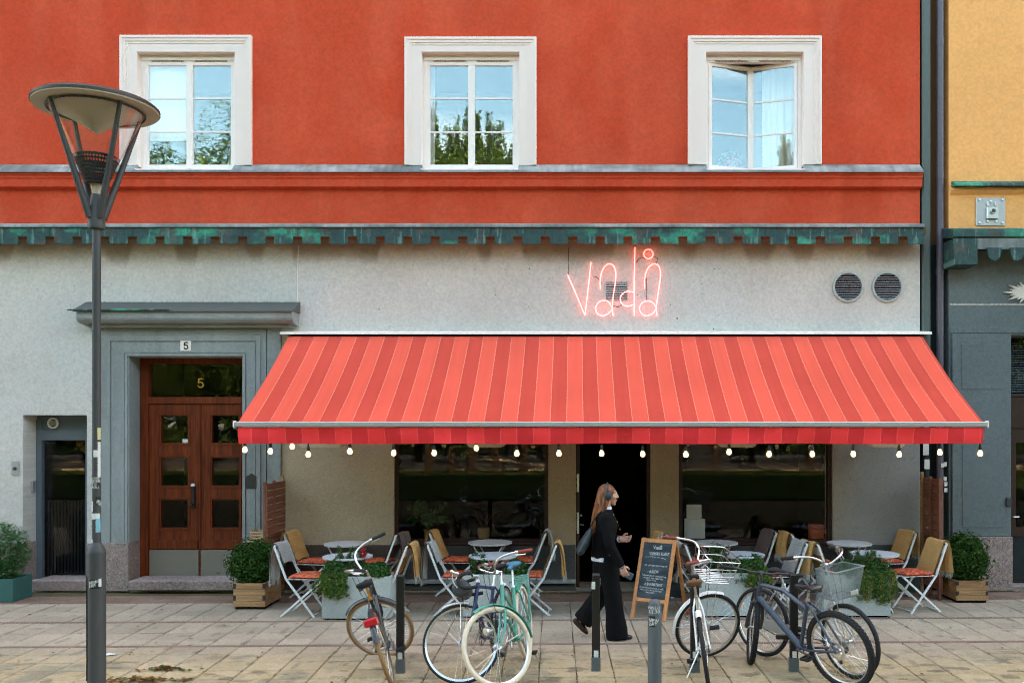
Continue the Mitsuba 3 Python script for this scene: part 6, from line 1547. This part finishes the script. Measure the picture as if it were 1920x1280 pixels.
rngp = np.random.default_rng(3); st = []
for i in range(70):
    y0 = rngp.uniform(-.09, .09); z1 = rngp.uniform(1.13, 1.26)
    st.append(tube(crom([(-.10 + rngp.uniform(-.02, .02), y0, 1.50), (-.125 + rngp.uniform(-.02, .02), y0 * 1.05, 1.38), (-.145 + rngp.uniform(-.02, .03), y0 - .01, 1.27), (-.155 + rngp.uniform(-.025, .04), y0 - .025 + rngp.uniform(-.02, .02), z1)], 4), [.006] * 8 + [.005, .004, .0035, .003, .002], 5))
put(HA, 'strands', P(cat(st), 'm_hair', 60), MP, kind='stuff')
ph = [xf(lathe([(.0001, .030), (.030, .028), (.040, .018), (.042, .004), (.036, .0), (.0001, .0)], 22, 'y'), tr(*(hc + (-.010, s * .082, -.006))) @ (RX(180) if s < 0 else np.eye(4)) @ np.diag([1, 1, 1.15, 1])) for s in (-1, 1)]
bnd = np.array([[hc[0] - .014, .098 * math.sin(t), hc[2] + .03 + .106 * math.cos(t)] for t in np.linspace(-1.62, 1.62, 26)])
put(WO, 'headphones', P(cat(ph + [tube(bnd, .0085, 8)]), 'm_bag', 50), MP, label='dark over-ear headphones')
# bag, strap and phone
SBG = thing('shoulder_bag', 'dark shoulder bag swinging behind the walking woman on a wide strap', 'bag')
bagm = mani(loft([ringp(c, (-.45, 0, -.9), rx, ry) for c, rx, ry in (((-.165, -.14, 1.235), .012, .05), ((-.185, -.15, 1.19), .035, .09), ((-.235, -.155, 1.08), .052, .125), ((-.285, -.155, .985), .05, .125), ((-.30, -.155, .955), .03, .10))]))
put(SBG, 'pouch', P(fin(bagm, .014, 6, .006, 14, 6), 'm_bag', 60), MP)
sp_ = crom([(-.19, -.15, 1.22), (-.12, -.12, 1.345), (-.03, -.09, 1.43), (.065, -.06, 1.385), (.125, .0, 1.28), (.152, .05, 1.19), (.14, .12, 1.05), (.05, .19, .98)], 6)
V = np.stack([sp_ + (0, -.018, -.006), sp_ + (0, .018, .006)], 1); stp = grid(V); s2 = grid(V + (.006, 0, .004)); s2.invert()
put(SBG, 'strap', P(cat([stp, s2]), 'm_black_paint'), MP)
put(SBG, 'buckles', P(cat([bx(-.008, .008, -.019, .019, -.004, .004, .002).apply_transform(tr(*p) @ RY(60)) for p in ((.080, -.058, 1.378), (.128, -.008, 1.29), (.158, .04, 1.205))]), 'm_gold'), MP)
PHN = thing('phone', 'blue grey phone in the right hand of the walking woman', 'phone')
put(PHN, None, P(xf(bx(-.038, .038, -.005, .005, -.075, .075, .004), tr(.222, -.19, .735) @ RY(-62) @ RX(8)), 'm_phone'), MP)

# ------------------------------------------------------------------ leaves and litter on the paving
rng = np.random.default_rng(21)
def litter(pts, size, tone, flat=.9):
    n = np.tile([0, 0, 1.0], (len(pts), 1))
    m, c = leaf_mesh(pts, n * 3, size, tone, 1.0, 1.6, .25, rng)
    m.vertices[:, 2] = np.maximum(m.vertices[:, 2], .0015); return m, c
pts = []
for _ in range(170):
    y = rng.uniform(8.0, 12.3); x = rng.uniform(-8, 7.0); pts.append((x, y, .012))
pts = np.array(pts)
FL = struct('fallen_leaves', leaves([litter(pts, .045, ((.10, .05, .015), (.32, .12, .035)))]), 'small brown and orange leaves scattered on the paving', kind='stuff')
def heap(u, v, w, d, n, s):
    c = at(u, v, F * HC / (v - VV)); q = np.stack([rng.normal(0, w, n), rng.normal(0, d, n), np.zeros(n)], 1)
    q[:, 2] = .045 * np.exp(-(q[:, 0] / w) ** 2 - (q[:, 1] / d) ** 2) * rng.random(n) + .006
    q[:, 0] += q[:, 1] * s
    return q + np.array([c[0], c[1], 0])
hp = np.vstack([heap(305, 1256, .12, .035, 60, 1.2), heap(262, 1277, .20, .04, 100, .8)])
k = len(hp) // 2; rng.shuffle(hp)
struct('leaf_litter', leaves([litter(hp[:k], .062, ((.16, .065, .02), (.42, .17, .05))), litter(hp[k:], .055, ((.07, .085, .03), (.20, .22, .09)))]), 'small heap of swept brown and green leaves', kind='stuff')
# moss and dirt caught in the joints near the stands
mp = []
for _ in range(700):
    i = rng.integers(-10, 14); X = -0.14 + .35 * i + rng.normal(0, .008); Y = rng.uniform(7.9, 9.5)
    if meshkit.noise(np.array([[X * 3, Y * 3, 1.0]]))[0] > .5: mp.append((X, Y, .004))
for _ in range(700):
    Y = 9.58 - .31 * rng.integers(1, 6) + rng.normal(0, .008); X = rng.uniform(-2.6, 3.2)
    if meshkit.noise(np.array([[X * 3, Y * 3, 1.0]]))[0] > .5: mp.append((X, Y, .004))
mp = np.array(mp); c_, s_ = math.cos(math.radians(PAV)), math.sin(math.radians(PAV))
mp = np.stack([mp[:, 0] * c_ - mp[:, 1] * s_, mp[:, 0] * s_ + mp[:, 1] * c_, mp[:, 2]], 1)
struct('joint_moss', leaves([litter(mp, .014, ((.035, .03, .015), (.075, .075, .025)))]), 'dirt and moss in the paving joints', kind='stuff')
pp = thing('paper_scrap', 'white scrap of paper lying right of the lamp post', 'litter')
c = at(205, 1228, F * HC / (1228 - VV))
put(pp, None, P(grid(np.array([[[c[0] - .05, c[1] - .05, .006], [c[0] + .06, c[1] - .03, .016]], [[c[0] - .04, c[1] + .05, .012], [c[0] + .07, c[1] + .04, .005]]])), 'm_sticker'))

# ------------------------------------------------------------------ trees of the park behind the camera, mirrored in the panes, with added rows that block low sky
def tree_mesh(seed, h, r, conical, fine=1.0):
    rng = np.random.default_rng(seed); parts = []
    zc = h * .58
    p, d = blob_points(int(8000 * fine), (0, 0, zc), (r, r, h * .42), rng, .42, 3.2, .70, seed)
    if conical:
        k = np.clip((h - p[:, 2]) / (h * .8), 0.05, 1) ** .36; p[:, :2] *= (k * 1.1)[:, None]
    parts.append(leaf_mesh(p, d, .42 / fine ** .6, ((.035, .07, .02), (.13, .19, .06)), .3, 1.5, rng=rng))
    p2, d2 = blob_points(int(4500 * fine), (0, 0, zc), (r * 1.08, r * 1.08, h * .44), rng, .35, 4, .95, seed + 3)
    if conical:
        k = np.clip((h - p2[:, 2]) / (h * .8), 0.05, 1) ** .36; p2[:, :2] *= (k * 1.1)[:, None]
    parts.append(leaf_mesh(p2, d2, .26 / fine ** .6, ((.04, .085, .02), (.14, .20, .05)), .3, 1.6, rng=rng))
    limbs = [tube([(0, 0, 0), (.05, 0, h * .3), (0, .1, h * .75)], [.26, .2, .06], 8)]
    for i in range(7):
        a = rng.uniform(0, 6.28); z = h * rng.uniform(.25, .6); limbs.append(tube([(0, 0, z), (math.cos(a) * r * .7, math.sin(a) * r * .7, z + h * .14)], [.09, .03], 6))
    return leaves(parts), P(cat(limbs), 'm_bark')
TA, TB, TC = tree_mesh(1, 18, 2.9, True, 2.0), tree_mesh(2, 19, 4.6, False), tree_mesh(4, 19, 4.4, False, 3.0)
spots = [(-20.8, -19, 1, .84), (-16.0, -18.5, 1, .90), (-9.4, -19.5, 0, .90), (-7.3, -19, 0, .95), (-6.1, -18.5, 0, .90), (-5.2, -19.2, 0, .96), (-4.0, -19.0, 0, .92), (-2.6, -19.5, 0, .96), (-.8, -20, 0, .80), (6.9, -19, 1, .74), (11.6, -19, 1, .74), (17.5, -19, 1, .92), (-27, -20, 1, .9), (24, -19, 1, .95), (2.6, -22, 0, .74)]
spots += [(x + random.uniform(-1, 1), random.uniform(-19, -24), 1, random.uniform(.85, 1.1)) for x in (-76, -69, -62, -55, -48, -41, -34, 31, 38, 45, 52, 59, 66, 73)]  # side trees added to close off the low sky light
spots += [(x + random.uniform(-1.5, 1.5), random.uniform(-32, -36), 1, random.uniform(.82, .95)) for x in range(-60, 64, 7)]  # second row added to block low sky and deepen the terrace shade
for i, (x, y, t, s) in enumerate(spots):
    k = thing('park_tree', f'{["slender conical", "broad round"][t]} park tree behind the viewer, mirrored in panes and blocking low sky', 'tree', ['slender park trees', 'broad park trees'][t])
    M = tr(x, y, 0) @ RZ(i * 77) @ np.diag([s * (1 if t else .80), s * (1 if t else .80), s, 1.0])
    sh = TA if t == 0 else (TC if abs(x + 18) < 4 else TB)
    put(k, 'crown', sh[0], M, kind='stuff'); put(k, 'trunk', sh[1], M)
hd = num('blocker_woodland'); labels[hd] = {'label': 'unseen wood added behind the viewer to block low sky', 'category': 'blocker_woodland', 'kind': 'stuff'}  # unseen mass added to keep low sky light off the terrace
rng = np.random.default_rng(8); q = np.stack([rng.uniform(-120, 120, 30000), rng.uniform(-68, -60, 30000), rng.random(30000) ** .8 * 19], 1)
q[:, 2] *= .75 + .4 * meshkit.noise(np.stack([q[:, 0] * .25, q[:, 0] * 0, q[:, 0] * 0], 1))
put(hd, None, leaves([leaf_mesh(q, np.tile([0, 1.0, .3], (len(q), 1)), 1.3, ((.02, .045, .014), (.07, .11, .03)), .2, 1.5, rng=rng)]), kind='stuff')
RL = thing('park_railing', 'low dark railing beside the park path behind the viewer', 'railing')
put(RL, 'rail', P(cat([bx(-60, 60, -24.03, -23.97, .78, .84), bx(-60, 60, -24.02, -23.98, .38, .42)]), 'm_dark_metal'))
for i in range(40):
    put(RL, 'post', P(bx(-60 + 3 * i - .04, -60 + 3 * i + .04, -24.05, -23.95, 0, .9), 'm_dark_metal'))
# geranium on the sill of the open window
xg, zg = wx(1380), wz(319) + .03; k = thing('potted_geranium', 'red flowering pot plant behind the open right upper window', 'pot plant')
put(k, 'pot', P(xf(lathe([(.0001, 0), (.06, 0), (.08, .12), (.07, .12), (.0001, .10)], 18), tr(xg, WY + .52, zg - .02)), 'm_pot', 40))
rng = np.random.default_rng(77); p, d = blob_points(500, (xg, WY + .5, zg + .24), (.17, .12, .15), rng, .3, 3, .3, 4)
put(k, 'leaves', leaves([leaf_mesh(p, d, .06, ((.03, .08, .02), (.08, .17, .05)), .4, 1.3, rng=rng)]), kind='stuff')
p, d = blob_points(110, (xg + .02, WY + .40, zg + .20), (.11, .04, .05), rng, .3, 3, .5, 5)
put(k, 'petals', leaves([leaf_mesh(p, d, .045, ((.45, .01, .02), (.6, .03, .05)), .3, 1.3, rng=rng)]), kind='stuff')
# a parked van and strollers on the sunny path, seen only mirrored in the cafe panes
VN = thing('parked_van', 'white delivery van parked across the park behind the viewer', 'van')
side = Polygon([(-2.4, .35), (2.35, .35), (2.45, .75), (2.35, 1.05), (1.55, 1.15), (1.0, 1.95), (.7, 2.05), (-2.35, 2.05), (-2.45, 1.9)]).buffer(.05)
MV = tr(8.6, -40, 0) @ RZ(8)
put(VN, 'body', P(ext(side, -.85, .85), 'm_white_paint'), MV)
put(VN, 'side_window', P(ext(Polygon([(.35, 1.2), (1.4, 1.2), (.95, 1.85), (.35, 1.85)]), .851, .87), 'm_black_paint'), MV)
for x in (-1.6, 1.6):
    for y in (-.8, .8):
        put(VN, 'wheel', P(xf(lathe([(.0001, -.1), (.2, -.1), (.34, -.09), (.34, .09), (.2, .1), (.0001, .1)], 24, 'y'), tr(x, y, .34)), 'm_black_rubber'), MV)
cols = ['m_red_plastic', 'm_white_paint', 'm_sticker_yellow', 'm_red_plastic', 'm_sticker_blue', 'm_white_trim', 'm_shirt']
for i, (x, y) in enumerate(((-6.6, -38), (-4.2, -42), (-2.6, -39), (-2.0, -41), (-8.8, -40), (11.5, -41), (-5.4, -45))):
    k = thing('person', f'stroller {["in red", "in white", "in pale yellow", "in red and dark trousers", "in light blue", "in cream", "in pale grey"][i]} on the park path behind the viewer, {["far left", "left", "middle", "middle right", "leftmost", "right, near the van", "far back"][i]}', 'person', None)
    Mq = tr(x, y, 0) @ RZ(37 * i)
    for part, ms_ in (('body', 'm_skin'), ('trousers', 'm_cloth_black' if i % 2 else 'm_pipe_purple'), ('jacket', cols[i]), ('hair', 'm_hair')):
        s_ = dict(scene[f'person__{part}']); s_['bsdf'] = {'type': 'ref', 'id': ms_}
        put(k, part, s_, Mq)
